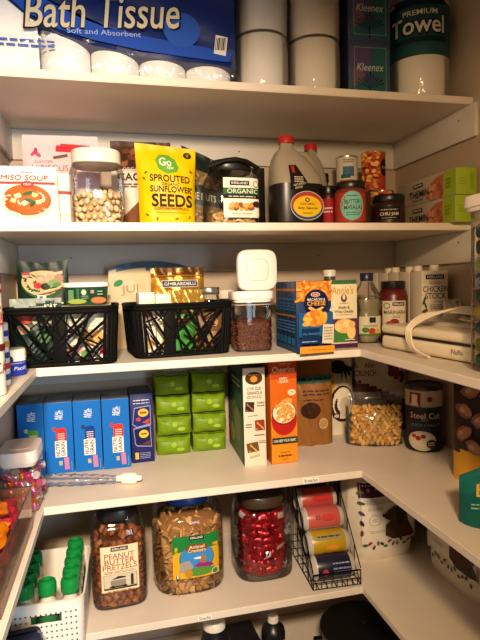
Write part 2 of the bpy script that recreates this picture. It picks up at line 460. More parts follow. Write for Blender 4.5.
def tissue_box(z, lab):
    t = thing('tissue_box', lab, 'tissue box', (.383, .122, z), -3, 'upright tissue boxes')
    w, d, h = .122, .116, .156
    carton(t, w, d, h, '#3a3c5c', {'front': '#3a4668', 'left': '#2c2c4c', 'right': '#2c6a6a', 'top': '#2b2f4c'})
    q = [('p', [(-.055, .005), (.055, .005), (.055, .06), (0, .04), (-.055, .07)], '#2b5a66'), ('p', [(.0, .07), (.055, .05), (.055, .14), (.02, .143)], '#245a55'),
         ('p', [(-.055, .09), (.0, .1), (.0, .143), (-.055, .143)], '#54476d'), ('p', [(-.05, .03), (-.015, .05), (-.02, .1), (-.05, .08)], '#6a5668')]
    q += [('r', 0, .02, .003, .03, '#101624')]
    for a in range(-70, 71, 14):
        r_ = .038 + .006 * cos(a); q.append(('p', [(0, .028), (sin(math.radians(a)) * r_, .03 + cos(math.radians(a)) * r_), (sin(math.radians(a + 3)) * r_ + .001, .03 + cos(math.radians(a + 3)) * r_)], '#11182a'))
    for x, y, ww, hh in ((0, .014, .094, .0012), (0, .136, .094, .0012), (-.046, .075, .0012, .122), (.046, .075, .0012, .122)): q.append(('r', x, y, ww, hh, '#8f98a8'))
    q.append(('t', 'Kleenex', 0, .084, .078, .02, '#b9c0c8', {'shear': .2}))
    printed(t, q, front(-d / 2))
tissue_box(Z1, 'dark teal upright tissue box, lower of the two stacked beside the paper towel')
tissue_box(Z1 + .1565, 'dark teal upright tissue box, upper of the two stacked beside the paper towel')

t = thing('paper_towel_roll', 'tall paper towel roll with teal wrapper, right end of top shelf', 'paper towel', (.559, .112, Z1))
G().lathe([(.02, .003), (.022, 0), (.066, 0), (.081, .005), (.0845, .014), (.0845, .27), (.079, .278), (.02, .278)], '#efe6d6', 44).build('paper_roll', PAPER, t)
G().lathe([(.0852, .118), (.0856, .125), (.0856, .262), (.081, .275)], '#1f4a4c', 44, top=False, bot=False).build('printed_wrapper', FILM, t)
G().lathe([(.06, -.0), (.083, .004), (.0852, .014), (.0852, .119)], '#fff', 44, top=False, bot=False).build('clear_wrap', WRAP, t)
mp = cyl(.0862, a0=-.5)
printed(t, [('r', 0, .262, .15, .022, '#101c2c'), ('t', 'PREMIUM', .0, .232, .095, .014, '#d9d4c8', {'bold': .02}),
            ('t', 'Towel', -.008, .2, .165, .056, '#0c1520', {'bold': .16}), ('t', 'Towel', -.008, .2, .155, .047, '#ddd8cc', {'bold': .035}), ('r', 0, .160, .15, .014, '#14262c')], mp)
G().ell((.0, -.072, .006), (.022, .008, .005), '#a8b0a0', wob=.2).build('wrapper_knot', FILM, t)

# ================================================================== SECOND SHELF
def plain(c): return lambda u, v: c
def logo_block(x, y, w, h): return [('r', x, y, w, h, '#17161a'), ('t', 'KIRKLAND', x, y, w * .84, h * .55, '#f1ece2', {'bold': .02})]

t = thing('hibiscus_pouch', 'tall white and pink pouch of dried hibiscus leaning on the back wall', 'food pouch', (-.456, .30, Z2), -2)
o, mp = pouch(t, .21, .278, .045, lambda u, v: '#e9c6c8' if v > .45 else '#ecd8d4', taper=.03, seed=3)
printed(t, [('e', -.072, .226, .010, .005, '#c9506a', 40), ('e', -.060, .222, .010, .005, '#c9506a', -40), ('e', -.066, .233, .005, .009, '#b8405c'),
            ('t', 'SUMMER', -.045, .202, .05, .007, '#a3707a'), ('t', 'HIBISCUS', -.028, .184, .098, .017, '#a4626c'), ('b', .02, .150, .05, .007, '#8d6a70', 1),
            ('r', .045, .238, .115, .018, '#cf3340', -3), ('r', .04, .25, .08, .006, '#c93c48', -3), ('r', .0, .217, .04, .008, '#6d5a52', 10), ('r', .055, .208, .018, .03, '#7c5a4c', 20),
            ('e', .02, .06, .06, .04, '#d98f9a')], mp)

t = thing('soup_pouch', 'white miso soup packet with orange soup bowl, front left of second shelf', 'food packet', (-.515, .05, Z2), 2)
o, mp = pouch(t, .142, .136, .022, lambda u, v: '#ebe0d4' if abs(u) < .93 else '#dccdbf', taper=.05, gus=.55, seal=.9, seed=4)
printed(t, [('e', 0, .054, .058, .043, '#dcc8b0'), ('e', 0, .057, .053, .036, '#a84a18'), ('e', 0, .058, .049, .033, '#b9591c'),
            ('r', -.02, .066, .014, .01, '#f3dfa8', 20), ('r', .018, .068, .013, .01, '#f0d690', -15), ('r', -.005, .05, .013, .01, '#f5e2b0', 35), ('r', -.03, .055, .012, .009, '#efd29a', -20), ('r', .025, .052, .011, .009, '#f1d8a0', 10),
            ('e', .002, .072, .012, .004, '#2f5a2c', 20), ('e', .006, .055, .013, .004, '#35602e', -15), ('e', .012, .047, .008, .004, '#294f27', 40),
            ('r', 0, .0965, .126, .005, '#cf3e38'), ('e', .002, .093, .014, .008, '#c9322f'), ('t', 'MILD', .002, .093, .016, .005, '#f5e6da'),
            ('t', 'MISO SOUP', -.004, .109, .104, .012, '#b02a2a', {'shear': .12}), ('b', .0, .1225, .03, .004, '#b5645a', 1)], mp)
t = thing('soup_pouch', 'plain cream packet tucked behind the miso soup packet', 'food packet', (-.475, .10, Z2), 8)
o, mp = pouch(t, .12, .132, .02, plain('#f1e4d4'), taper=.05, seed=5)
printed(t, [('r', .04, .085, .03, .008, '#d0443c'), ('r', .0, .03, .1, .006, '#e3cba8')], mp)
t = thing('extract_bottle', 'tiny dark brown extract bottle between the soup packets and pistachio jar', 'bottle', (-.4275, .155, Z2))
G().lathe([(.013, 0), (.0145, .003), (.0145, .045), (.006, .06), (.006, .066)], '#2c1712', 20).build('body', PLASTIC, t)
G().lathe([(.0075, .0665), (.0075, .08), (.006, .082)], '#14100f', 16).build('cap', PLASTIC, t)
printed(t, [('r', 0, .02, .022, .022, '#e2c79c')], cyl(.0146))

def jar(t, R, H, neck, lidr, lidh, sq=2.0, shoulder=.8, lidcol='#eee', n=40, mat=None, lid_name='lid', lidgroove=True, sy=1):
    s = shoulder
    g = G().lathe([(R * .88, .0012), (R * .97, .006), (R, .016), (R, H * s), (R * .97, H * (s + .05)), ((R + neck) / 2, H * (s + .12)), (neck, H * (s + .17)), (neck, H)], '#fff', n, sq, top=False, sy=sy)
    g.build('body', mat or GLASS, t)
    L = [(lidr * .97, H - lidh * .55), (lidr, H - lidh * .5), (lidr, H + lidh * .36), (lidr * .975, H + lidh * .47), (lidr * .9, H + lidh * .5), (lidr * .86, H + lidh * .46)]
    G().lathe(L, lidcol, n, min(sq, 2.4), sy=sy).build(lid_name, PLASTIC, t)

t = thing('pistachio_jar', 'large clear jar of pistachios with a cream lid, second shelf left', 'jar', (-.356, .122, Z2))
jar(t, .068, .174, .055, .0610, .034, 3.0, .76, '#e9dfcf')
pist = []
for k in range(3):
    g = G().ell((0, 0, 0), (.0094, .0070, .0068), '#d8bf92' if k < 2 else '#c9ab78', 10, 7)
    g.ell((.0035, 0, .0028), (.0052, .0018, .0042), '#8a8c46' if k != 1 else '#7a5a3a', 8, 5); pist.append(g.build('pistachio', FOOD))
sp = ring_fill(None, .0635, .003, .082, .0088, -.356, .122, spread=115, sq=2.6, jit=.55)
sp = [(x, y, z + Z2) for x, y, z in sp]
for i in range(24):
    a = random.uniform(0, 6.3); r = .045 * random.random() ** .5; sp.append((-.356 + r * cos(a), .122 + r * sin(a), Z2 + .082 + random.uniform(0, .006)))
scatter(pist, sp, 'tan pistachio in the shell inside the clear jar with cream lid', 'pistachio', 'pistachios in the glass jar')
stuff(G().lathe([(.04, .004), (.048, .01), (.048, .07), (.04, .078)], '#b6965f', 24, 2.4).build('pistachio_pile', FOOD, loc=(-.356, .122, Z2)), 'inner heap of pistachios filling the clear jar with cream lid', 'pistachio')

t = thing('cacao_pouch', 'brown and white cacao pouch behind the yellow sunflower seed pouch', 'food pouch', (-.232, .31, Z2), 0)
def cc(u, v): return '#4a2c1d' if v > .68 else ('#e4dacb' if v > .22 + .1 * u else '#6b4026')
o, mp = pouch(t, .175, .272, .055, cc, seed=6)
q = [('e', -.07 + .022 * (i % 7) + random.uniform(-.006, .006), .205 + .018 * (i // 7), .012, .008, ('#6d4028', '#8a5a3a', '#3d2216')[i % 3], i * 37) for i in range(21)]
q += [('t', 'CACAO', -.015, .165, .11, .022, '#2d1c14', {'bold': .03}), ('t', 'ORGANIC', -.02, .187, .07, .01, '#d8c9b6'), ('b', -.02, .14, .1, .014, '#75685a', 2),
      ('p', [(-.075, .035), (.0, .105), (.08, .06), (.08, .02), (-.07, .02)], '#7a4a2a'), ('p', [(-.075, .03), (.08, .03), (.08, .012), (-.075, .014)], '#d39a3c')]
printed(t, q, mp)

t = thing('sunflower_seed_pouch', 'bright yellow pouch of sprouted sunflower seeds', 'food pouch', (-.180, .112, Z2), 2)
o, mp = pouch(t, .144, .210, .062, plain('#dfb800'), waist=.02, taper=-.10, seed=7, seal=.92, topcut=lambda u: -.006 * u)
q = [('p', [(-.018, .186), (-.03, .17), (-.022, .145), (.0, .134), (.026, .142), (.03, .155), (.022, .176), (.005, .186)], '#5f9a2e'),
     ('t', 'Go', -.004, .166, .032, .022, '#f4f2d8', {'bold': .04}), ('t', 'raw', .008, .150, .018, .007, '#f4f2d8'),
     ('e', .056, .19, .011, .009, '#3a2a16'), ('t', 'X', .056, .19, .007, .007, '#e8c400'),
     ('t', 'SPROUTED', .006, .122, .104, .018, '#33240f', {'bold': .045}), ('t', 'ORGANIC', .006, .1075, .046, .007, '#4d3812', {'bold': .02}),
     ('t', 'SUNFLOWER', .008, .0945, .108, .016, '#33240f', {'bold': .045}), ('t', 'SEEDS', .010, .066, .106, .032, '#33240f', {'bold': .06}),
     ('r', .008, .046, .09, .007, '#b88d1c'), ('b', .008, .046, .07, .004, '#5d4714', 1), ('r', .008, .036, .08, .002, '#c8a514')]
q += [('e', x, z, .0045, .0022, '#7d6420', a) for x, z, a in ((-.055, .135, 30), (-.06, .12, -40), (.055, .12, 50), (.06, .1, 20), (.02, .02, 10), (.055, .025, 70), (-.055, .03, -30), (.062, .145, -20), (-.03, .02, 60))]
printed(t, q, mp)

t = thing('pine_nut_pouch', 'dark green pine nut pouch behind the black-lidded nut jar', 'food pouch', (-.038, .30, Z2), 0)
o, mp = pouch(t, .15, .232, .05, lambda u, v: '#16241c' if v > .78 or .36 < v < .56 else '#6e5c3c', seed=8, topcut=lambda u: -.032 * u)
q = [('t', 'PINE NUTS', -.022, .105, .085, .02, '#dcd8c2', {'bold': .01})]
q += [('e', -.05 + (i * 37 % 100) / 1000, .02 + (i * 53 % 50) / 1000, .008, .004, ('#9a8150', '#b39a66')[i % 2], i * 50) for i in range(26)]
q += [('e', -.05 + (i * 41 % 90) / 1000, .135 + (i * 29 % 35) / 1000, .008, .004, ('#8d7444', '#a48a58')[i % 2], i * 40) for i in range(18)]
printed(t, q, mp)

t = thing('nut_jar', 'square clear nut jar with black handled lid and white organic label', 'jar', (-.002, .150, Z2), 3)
R = .0715
G().lathe([(R * .86, .0012), (R * .97, .006), (R, .016), (R, .122), (R * .96, .134), (R * .8, .150), (.052, .152)], '#fff', 44, 4, top=False).build('body', GLASS, t)
g = G().lathe([(.056, .150), (.058, .153), (.058, .174), (.055, .179), (.05, .181)], '#15120f', 40, 2.6)
g.box((.0, -.0, .183), (.04, .05, .012), '#15120f', .004); nl = g.build('lid', PLASTIC, t)
G().tube([(-.06, -.03, .150), (-.068, -.045, .160), (-.03, -.064, .172), (.0, -.067, .176), (.03, -.064, .172), (.068, -.045, .160), (.06, -.03, .150)], .006, '#15120f', 8).build('handle', PLASTIC, nl)
fr = cyl(R, 4)
q = [('r', .012, .075, .094, .104, '#efe6d4'), ('r', .012, .092, .094, .017, '#2d5c33'), ('t', 'ORGANIC', .014, .092, .08, .012, '#dfe6c8', {'bold': .02}), ('r', .012, .078, .094, .011, '#17150f'),
     ('b', .012, .078, .07, .006, '#cfc6b0', 1), ('r', .012, .05, .094, .045, '#f1e9d8')] + logo_block(.006, .113, .05, .012) + [('e', .047, .111, .008, .008, '#6f8f52'), ('e', .047, .111, .006, .006, '#efe8d4')]
q += [('e', -.015 + .012 * (i % 5), .047 + .008 * (i // 5), .0085, .006, ('#c98d42', '#8a5a2c', '#dcae68')[i % 3], i * 45) for i in range(10)] + [('e', .046, .058, .01, .008, '#3a241a'), ('t', 'WHOLE CASHEWS', .01, .033, .05, .004, '#4b4336')]
printed(t, q, fr)
cash = []
for k in range(3):
    P = [(.0085 * cos(a), .0085 * sin(a), 0) for a in [PI * .15 + i * PI * 1.0 / 7 for i in range(8)]]
    g = G()
    pts = [Vector(p) for p in P]
    for i, p in enumerate(pts): g.ell(p, (.0046 - abs(i - 3.5) * .0003,) * 3, ('#d9b47a', '#cfa468', '#e2c48f')[k], 8, 6)
    cash.append(g.build('cashew', FOOD))
sp = [(x, y, z + Z2) for x, y, z in ring_fill(None, R - .006, .004, .034, .0085, -.002, .15, spread=80, sq=4)]
scatter(cash, sp, 'pale curved cashew in the jar with the black handled lid', 'cashew', 'cashews in the black-lidded jar')
stuff(G().lathe([(.046, .004), (.05, .01), (.05, .04), (.04, .046)], '#b98f52', 24, 4).build('cashew_pile', FOOD, loc=(-.002, .15, Z2)), 'inner heap of cashews at the bottom of the black-lidded jar', 'cashew')

t = thing('snack_pouch', 'black and cream pouch squeezed between the nut jar and soy sauce jug', 'food pouch', (.088, .31, Z2), 0)
o, mp = pouch(t, .115, .205, .04, lambda u, v: '#1d1a17' if u > .1 - .3 * sin(v * 6) else '#cfc3ae', seed=9)

def soy_jug(loc, rz, lab, twin=False):
    t = thing('soy_sauce_jug', lab, 'sauce jug', loc, rz, None)
    P = [(.065, .001, 0), (.072, .006, 0), (.0745, .016, 0), (.0745, .118, 0)]
    U = [(.0745, .118, 0), (.073, .135, -.002), (.064, .162, -.010), (.050, .188, -.019), (.034, .208, -.025), (.0205, .220, -.027), (.019, .226, -.027), (.019, .234, -.027)]
    G().lathe(P, '#120b08', 40, 3.2, sy=.72, top=True).build('sauce', PLASTIC, t)
    G().lathe(U, '#fff', 40, 3.2, sy=.72, top=False, bot=False).build('jug', MILKY, t)
    G().lathe([(.0215, .2335, -.027), (.0215, .2505, -.027), (.0195, .2535, -.027), (.012, .254, -.027)], '#b3241c', 28).build('cap', PLASTIC, t)
    G().tube([(.01, 0, .205), (.030, 0, .206), (.050, 0, .186), (.066, 0, .155), (.070, 0, .128)], .010, '#d8cfbb', 10).build('handle', MILKY, t)
    yf = -.0545
    q = [('e', .010, .056, .05, .04, '#c9b98a'), ('e', .010, 0.056, .048, .038, '#2a4a86'), ('e', .010, 0.059, .046, .033, '#b53628'), ('e', .010, 0.054, .042, .029, '#e0b81c'),
         ('e', .010, 0.072, .007, .006, '#1d2a55'), ('e', .010, 0.072, .004, .0035, '#e0b81c'), ('t', 'KIKKOMAN', .010, 0.061, .045, .006, '#a02a22', {'bold': .02}), ('t', 'Soy Sauce', .010, 0.049, .058, .0085, '#201a1a', {'bold': .03}), ('r', .010, .036, .03, .003, '#a58318')]
    printed(t, q, lambda u, v, l: (u, yf - .0008 - .0003 * l, v), 'oval_label')
    def mpu(u, v, l):
        k = max(0, (v - .125)); return (u - .006, -.0558 + k * .16 + k * k * 2.5 - .0003 * l, v)
    q = [('p', [(-.034, .166), (-.012, .168), (.008, .135), (.018, .12), (-.032, .098)], '#191310'), ('r', -.022, .155, .009, .02, '#a8281e', 4), ('b', -.008, .127, .026, .018, '#cfc2a0', 3),
         ('t', 'NATURALLY', -.006, .114, .036, .006, '#d9cba6', {'rot': 12}), ('t', 'BREWED', -.008, .105, .022, .0055, '#d9cba6', {'rot': 12})]
    printed(t, q, mpu, 'neck_label')
    if twin: printed(t, [('r', 0, 0, .03, .02, '#c9542a')], lambda u, v, l: (-.02 + u, -.05 + .02, .18 + v), 'red_sticker')
    return t
j1 = soy_jug((.186, .138, Z2), 4, 'large soy sauce jug with red cap and yellow oval label, in front')
j2 = dup(j1, (.280, .284, Z2), 90, 'soy sauce jug with red cap half hidden behind the front jug')
j2.scale = (.92, .92, 1.06)

def small_jar(name, lab, cat, loc, R, H, body, lidc, lidh, rz=0, group=None):
    t = thing(name, lab, cat, loc, rz, group)
    G().lathe([(R * .9, .0008), (R * .98, .004), (R, .01), (R, H - lidh - .012), (R * .94, H - lidh - .004), (R * .9, H - lidh)], body, 32).build('body', PLASTIC, t)
    G().lathe([(R * .95, H - lidh), (R * .97, H - lidh + .002), (R * .97, H - .003), (R * .93, H), (R * .88, H - .0012)], lidc, 32).build('lid', METAL if lidc == '#8b8b88' else PLASTIC, t)
    return t
t = thing('sauce_bottle', 'slim black sauce bottle behind the soy jugs', 'bottle', (.372, .374, Z2))
G().lathe([(.023, 0), (.025, .004), (.025, .11), (.012, .15), (.011, .175)], '#1b120f', 24).build('body', PLASTIC, t)
G().lathe([(.0145, .175), (.0145, .203), (.012, .206)], '#0e0d0d', 20).build('cap', PLASTIC, t)
t = small_jar('spice_jar', 'red labelled spice jar with black lid left of the teal labelled jar', 'jar', (.300, .176, Z2), .026, .125, '#3a0f10', '#121110', .022)
printed(t, [('r', 0, .05, .13, .075, '#a01c22'), ('b', -.005, .055, .03, .02, '#e6cfc0', 2)], cyl(.026, a0=-.3))
t = small_jar('masala_jar', 'glass sauce jar with round teal label and black lid', 'jar', (.337, .105, Z2), .0435, .124, '#7a2e1c', '#171411', .02)
printed(t, [('r', 0, .052, .2, .078, '#a83a2c'), ('e', .005, .055, .034, .04, '#77b8a6'), ('t', 'BUTTER', .005, .066, .042, .011, '#1d3b3a', {'bold': .02}), ('t', 'MASALA', .005, .05, .046, .011, '#1d3b3a', {'bold': .02}),
            ('b', .005, .033, .034, .012, '#3c6a66', 2), ('b', .005, .082, .026, .006, '#2a5552', 1)], cyl(.0435, a0=-.42))

def bean_tin(loc, lab, rz, R=.0365, H=.119):
    t = thing('bean_tin', lab, 'food tin', loc, rz)
    G().lathe([(R - .002, .0005), (R, .002), (R, H - .003), (R - .002, H)], ['#b8a58c', '#a8371c', '#b8a58c'], 32).build('can', CARD, t)
    G().lathe([(R + .0006, H - .004), (R + .0008, H - .001), (R - .002, H + .0005), (R - .003, H - .003)], '#b7ab98', 32).build('rim', METAL, t)
    q = []
    rr = random.Random(5)
    for i in range(60):
        u = rr.uniform(-.034, .012); v = rr.uniform(.005, .112); q.append(('e', u, v, .0062, .0045, ('#d88a3c', '#e8b45c', '#b8552a')[i % 3], rr.uniform(0, 180)))
    q = [('e', .035, .07, .014, .026, '#1c1512'), ('t', 'BEANS', .035, .07, .018, .007, '#d9a25a')] + q
    printed(t, q, cyl(R, a0=-.45)); return t
bean_tin((.490, .205, Z2), 'red and orange bean tin, lower of the two stacked', 10)
bean_tin((.473, .225, Z2 + .1205), 'red and orange bean tin, upper of the two stacked', 0)
t = thing('tea_canister', 'tall white canister with blue print beside the stacked bean tins', 'food tin', (.412, .285, Z2))
G().lathe([(.033, .0005), (.034, .002), (.034, .236), (.0325, .238)], ['#b9b2a4', '#ded5c2', '#c9bfae'], 32).build('can', CARD, t)
G().lathe([(.0346, .234), (.0348, .238), (.0325, .2395)], '#b9b2a4', 32).build('rim', METAL, t)
printed(t, [('r', .004, .19, .036, .03, '#47738c'), ('r', -.005, .175, .03, .012, '#2f5a78'), ('b', .004, .222, .034, .012, '#6e5a44', 2), ('r', 0, .16, .05, .01, '#b5873c')], cyl(.034, a0=-.4))
t = small_jar('chili_jam_jar', 'squat dark jar of chili jam with black lid at the shelf edge', 'jar', (.458, .108, Z2), .047, .090, '#2c120f', '#141210', .021)
printed(t, [('r', .002, .036, .062, .036, '#1b1513'), ('t', 'CHILI JAM', .002, .032, .052, .012, '#d6c9b2', {'bold': .03}), ('b', .002, .045, .048, .006, '#b9a98e', 1), ('b', .002, .022, .04, .005, '#9a8c74', 1)], cyl(.047, a0=-.5))

def cracker_box(z, lab, dy=0):
    t = thing('cracker_box', lab, 'food box', (.613, .118 + dy, z), .5)
    w, d, h = .064, .29, .0725
    carton(t, w, d, h, '#a3b83a', {'front': '#9bb22c', 'left': '#b7aa98', 'top': '#8f9f3a'})
    q = [('r', .118, h / 2, .052, h - .003, '#9bb22c'), ('p', [(.088, .004), (.09, h - .006), (.05, h - .012), (.02, h - .03), (.005, .006)], '#b86a48')]
    for i in range(14): q.append(('e', .028 + (i * 37 % 60) / 1000, .012 + (i * 23 % 46) / 1000, .012, .009, ('#c47a52', '#d59a74', '#a4573c')[i % 3], i * 30))
    q += logo_block(-.03, h * .74, .05, .011) + [('t', 'THEMIN', -.025, h * .40, .10, .02, '#332c26', {'bold': .01}), ('b', -.03, h * .16, .06, .008, '#7d7266', 1), ('b', .118, h * .5, .02, .03, '#7b8f22', 3)]
    printed(t, q, left(-w / 2))
    printed(t, [('r', .018, h / 2, .012, h * .6, '#86a01f'), ('b', -.012, h / 2, .02, h * .3, '#86a01f', 3)], front(-d / 2), 'end_print')
cracker_box(Z2, 'lime green and cream cracker box, lower of two along the right wall')
cracker_box(Z2 + .0732, 'lime green and cream cracker box, upper of two along the right wall', -.003)

# ================================================================== MIDDLE SHELF
def basket(lab, loc, rz, w, d, h, seed, solid):
    """black plastic basket whose sides are a lattice of random slanting straps"""
    t = thing('lattice_basket', lab, 'basket', loc, rz, None)
    rr = random.Random(seed); K = '#0c0b0a'
    def rr_path(ww, dd, z, r=.03, n=6):
        P = []
        for cx, cy, a0 in ((ww / 2 - r, dd / 2 - r, 0), (-ww / 2 + r, dd / 2 - r, 90), (-ww / 2 + r, -dd / 2 + r, 180), (ww / 2 - r, -dd / 2 + r, 270)):
            for i in range(n + 1): a = math.radians(a0 + 90 * i / n); P.append((cx + r * cos(a), cy + r * sin(a), z))
        return P
    tp = .93
    G().tube(rr_path(w, d, h - .005), .0055, K, 8, True).tube(rr_path(w * .992, d * .992, h - .013), .0055, K, 8, True).build('rim', BLACK, t)
    g = G().tube(rr_path(w * tp, d * tp, .005), .005, K, 8, True); g.box((0, 0, .0022), (w * tp - .02, d * tp - .02, .003), K)
    g.tube(rr_path(w * .94, d * .94, .014), .003, K, 6, True); g.build('base', BLACK, t)
    def face(name, L, off, place):
        g = G(); z0, z1 = .008, h - .010
        def bar(a, b, th):
            A, B = place(*a), place(*b); g.tube([A, B], th, K, 6)
        segs = []
        n = int(L / .0105)
        for i in range(n):
            x = -L / 2 + L * (i + rr.random()) / n; s = (-1) ** i * rr.uniform(.15, 1.25) * (z1 - z0)
            segs.append((x, x + s))
        for x0, x1 in segs:
            za, zb = z0, z1
            for q in (0, 1):
                if abs(x1) > L / 2: f = (math.copysign(L / 2, x1) - x0) / (x1 - x0); zb = za + (zb - za) * f; x1 = math.copysign(L / 2, x1)
            bar((x0, za), (x1, zb), rr.uniform(.0019, .0042))
        for i in range(int(L / .014)):
            x = -L / 2 + (i + rr.random() * .6) * .014; z = rr.uniform(z0 + .02, z1 - .03); bar((x, z), (min(L / 2, x + rr.uniform(.018, .04)), max(z0, min(z1, z + rr.choice((-1, 1)) * rr.uniform(.008, .03)))), rr.uniform(.0015, .0026))
        for e in (-L / 2, L / 2): bar((e, z0), (e, z1), .003)
        if solid is not None and name == 'front':
            g.box((solid, place(0, h / 2)[1], h / 2), (.03, .004, h - .02), K, .001)
            rrr = random.Random(seed)
        g.build(name + '_lattice', BLACK, t)
    k = lambda z: tp + (1 - tp) * z / h
    face('front', w - .05, 0, lambda x, z: (x * k(z), -d / 2 * k(z), z))
    face('back', w - .05, 0, lambda x, z: (x * k(z), d / 2 * k(z), z))
    face('left', d - .05, 0, lambda x, z: (-w / 2 * k(z), x * k(z), z))
    face('right', d - .05, 0, lambda x, z: (w / 2 * k(z), x * k(z), z))
    for sx in (-1, 1):
        for sy in (-1, 1):
            g = G()
            for i in range(5):
                a = math.radians(9 + 18 * i); px, py = sx * (w / 2 - .03 + .03 * cos(a)), sy * (d / 2 - .03 + .03 * sin(a))
                g.tube([(px * tp, py * tp, .006), (px, py, h - .006)], .0042, K, 6)
            g.build('corner_post', BLACK, t)
    return t
basket('black lattice plastic basket at the left end, with green noodle packs', (-.4525, .116, Z3), -1, .265, .235, .142, 11, .0)
basket('black lattice plastic basket at the middle, with a gold chocolate bag', (-.162, .168, Z3), 6, .264, .222, .140, 23, -.04)
BZ = Z3 + .0045
# things in the left basket
t = thing('noodle_pouch', 'dark green noodle pouch with a bowl of noodles, standing tall in the left basket', 'food pouch', (-.505, .170, BZ), -2)
o, mp = pouch(t, .128, .258, .03, plain('#0d2115'), seed=12, gus=.5, wob=.002, seal=.97, topcut=lambda u: -.010 * (1 - u * u))
q = [('e', .002, .198, .055, .036, '#175428'), ('e', .0, .203, .052, .034, '#c9a878'), ('r', 0, .224, .1, .008, '#d6a890', 3), ('e', -.006, .212, .017, .014, '#a88468'), ('e', .02, .214, .016, .013, '#b8967c'), ('e', .04, .21, .012, .014, '#a07c62'),
     ('e', -.006, .212, .01, .008, '#c4a487'), ('e', -.012, .196, .011, .008, '#c42f33'), ('e', .008, .194, .012, .009, '#22331d'), ('e', .026, .202, .013, .009, '#6f8f58'), ('e', .035, .196, .01, .006, '#4d7a42'),
     ('r', .022, .178, .07, .003, '#6d3b1f', 12), ('r', .022, .184, .07, .0022, '#d5c8b0', 12), ('r', -.04, .225, .02, .006, '#b0383c', 5),
     ('r', -.002, .158, .022, .026, '#d8d8c8'), ('r', -.004, .158, .01, .02, '#3d6aa0'), ('r', .004, .15, .012, .008, '#d0b83c')]
q += [('b', .03, .14, .04, .02, '#cfd3c4', 2)]
printed(t, q, mp)
t = thing('noodle_pouch', 'silvery dark green packet lying across the top front of the left basket', 'food packet', (-.510, .056, BZ), 1)
o, mp = pouch(t, .118, .158, .026, lambda u, v: '#20382c' if v < .9 + .05 * sin(3 * u) else '#8d968c', seed=13, wob=.004, gus=.8)
printed(t, [('p', [(-.05, .135), (.03, .14), (.055, .13), (.02, .125), (-.03, .127)], '#9aa69a'), ('e', -.025, .11, .02, .012, '#b0453c'), ('e', .02, .105, .03, .016, '#a8ac90'), ('e', -.03, .085, .016, .012, '#cfae86'), ('e', .015, .06, .02, .012, '#4f7a4a'), ('t', 'rit', .035, .14, .03, .012, '#e0ded0')], mp)
t = thing('soup_carton', 'white carton with black lettering at the front of the left basket', 'food box', (-.392, .078, BZ), -1)
carton(t, .112, .085, .137, '#e9e0cc', {'top': '#e3d9c2'})
printed(t, [('t', 'KONO S', .008, .122, .06, .012, '#241f1c', {'bold': .02}), ('r', -.02, .132, .07, .008, '#b7b24a'), ('e', .01, .06, .03, .02, '#d9a25a'), ('e', -.03, .03, .018, .014, '#c98b8b'), ('e', .04, .025, .012, .01, '#b8204e'), ('e', -.005, .02, .012, .01, '#5b8a48'), ('b', 0, .095, .09, .02, '#b9ab90', 3)], front(-.0425))
t = thing('salad_tub', 'green plastic tub with a white lid on the carton in the left basket', 'food tub', (-.392, .080, BZ + .1375), -1)
G().lathe([(.044, .0005), (.048, .004), (.052, .044), (.053, .046)], '#17402a', 40, 3.2, sy=.8).build('body', PLASTIC, t)
G().lathe([(.0545, .0445), (.056, .046), (.056, .053), (.054, .0555), (.04, .056)], '#e4e6da', 40, 3.2, sy=.8).build('lid', PLASTIC, t)
cy = lambda u, v, l: (u, -.8 * (.0485 + .09 * v) - .0012 - .0003 * l, v)
printed(t, [('r', -.034, .026, .012, .024, '#5c7a54'), ('r', -.018, .027, .006, .028, '#2f5c3c'), ('e', -.004, .032, .006, .007, '#a8b89c'), ('b', -.002, .02, .016, .01, '#7c947c', 2), ('r', .016, .033, .008, .008, '#b08070'), ('b', .034, .03, .012, .014, '#8fa88c', 2), ('e', .030, .012, .018, .008, '#a8683a'), ('e', -.02, .010, .022, .006, '#8c9a3c')], cy)
for x, z, c, lab in ((-.36, .0, '#c7b28a', 'beige crackers packet low in the back of the left basket'), ):
    t = thing('food_packet', lab, 'food packet', (x - .03, .175, BZ), 0)
    pouch(t, .11, .16, .04, plain(c), seed=20)
# things in the middle basket
t = thing('grain_bag', 'big cream bag with a green leaf mark behind the middle basket', 'food bag', (-.218, .348, Z3), 1)
o, mp = pouch(t, .275, .262, .055, lambda u, v: '#4f6a88' if v > .90 - .05 * u else '#cdbf9c', seed=14, wob=.003, taper=.12, topcut=lambda u: -.02 * u * u)
printed(t, [('e', -.095, .205, .014, .010, '#3f8a55', 15), ('t', 'JUI', -.062, .178, .05, .03, '#a88d6c')], mp)
t = thing('chocolate_bag', 'shiny gold chocolate bag with blue name band in the middle basket', 'food bag', (-.150, .192, BZ), 6)
o, mp = pouch(t, .152, .230, .045, lambda u, v: '#6b4416' if v > .9 else '#b8822a', seed=15, mat=GOLD, wob=.003, gus=.85)
printed(t, [('r', .004, .185, .105, .020, '#e8d49a'), ('r', .004, .185, .102, .017, '#22386b'), ('t', 'GHIRARDELLI', .004, .185, .09, .009, '#eadfb8', {'bold': .02}), ('r', 0, .208, .14, .004, '#8a5a1c'), ('e', .0, .2, .012, .008, '#e8c765'), ('e', .0, .15, .05, .018, '#e9c46a')], mp)
t = thing('cookie_packet', 'crumpled clear packet of pale yellow sweets in front of the gold bag', 'food bag', (-.136, .128, BZ), 6)
pouch(t, .10, .168, .03, plain('#c9a24a'), seed=16, mat=GOLD, wob=.005, gus=.9)
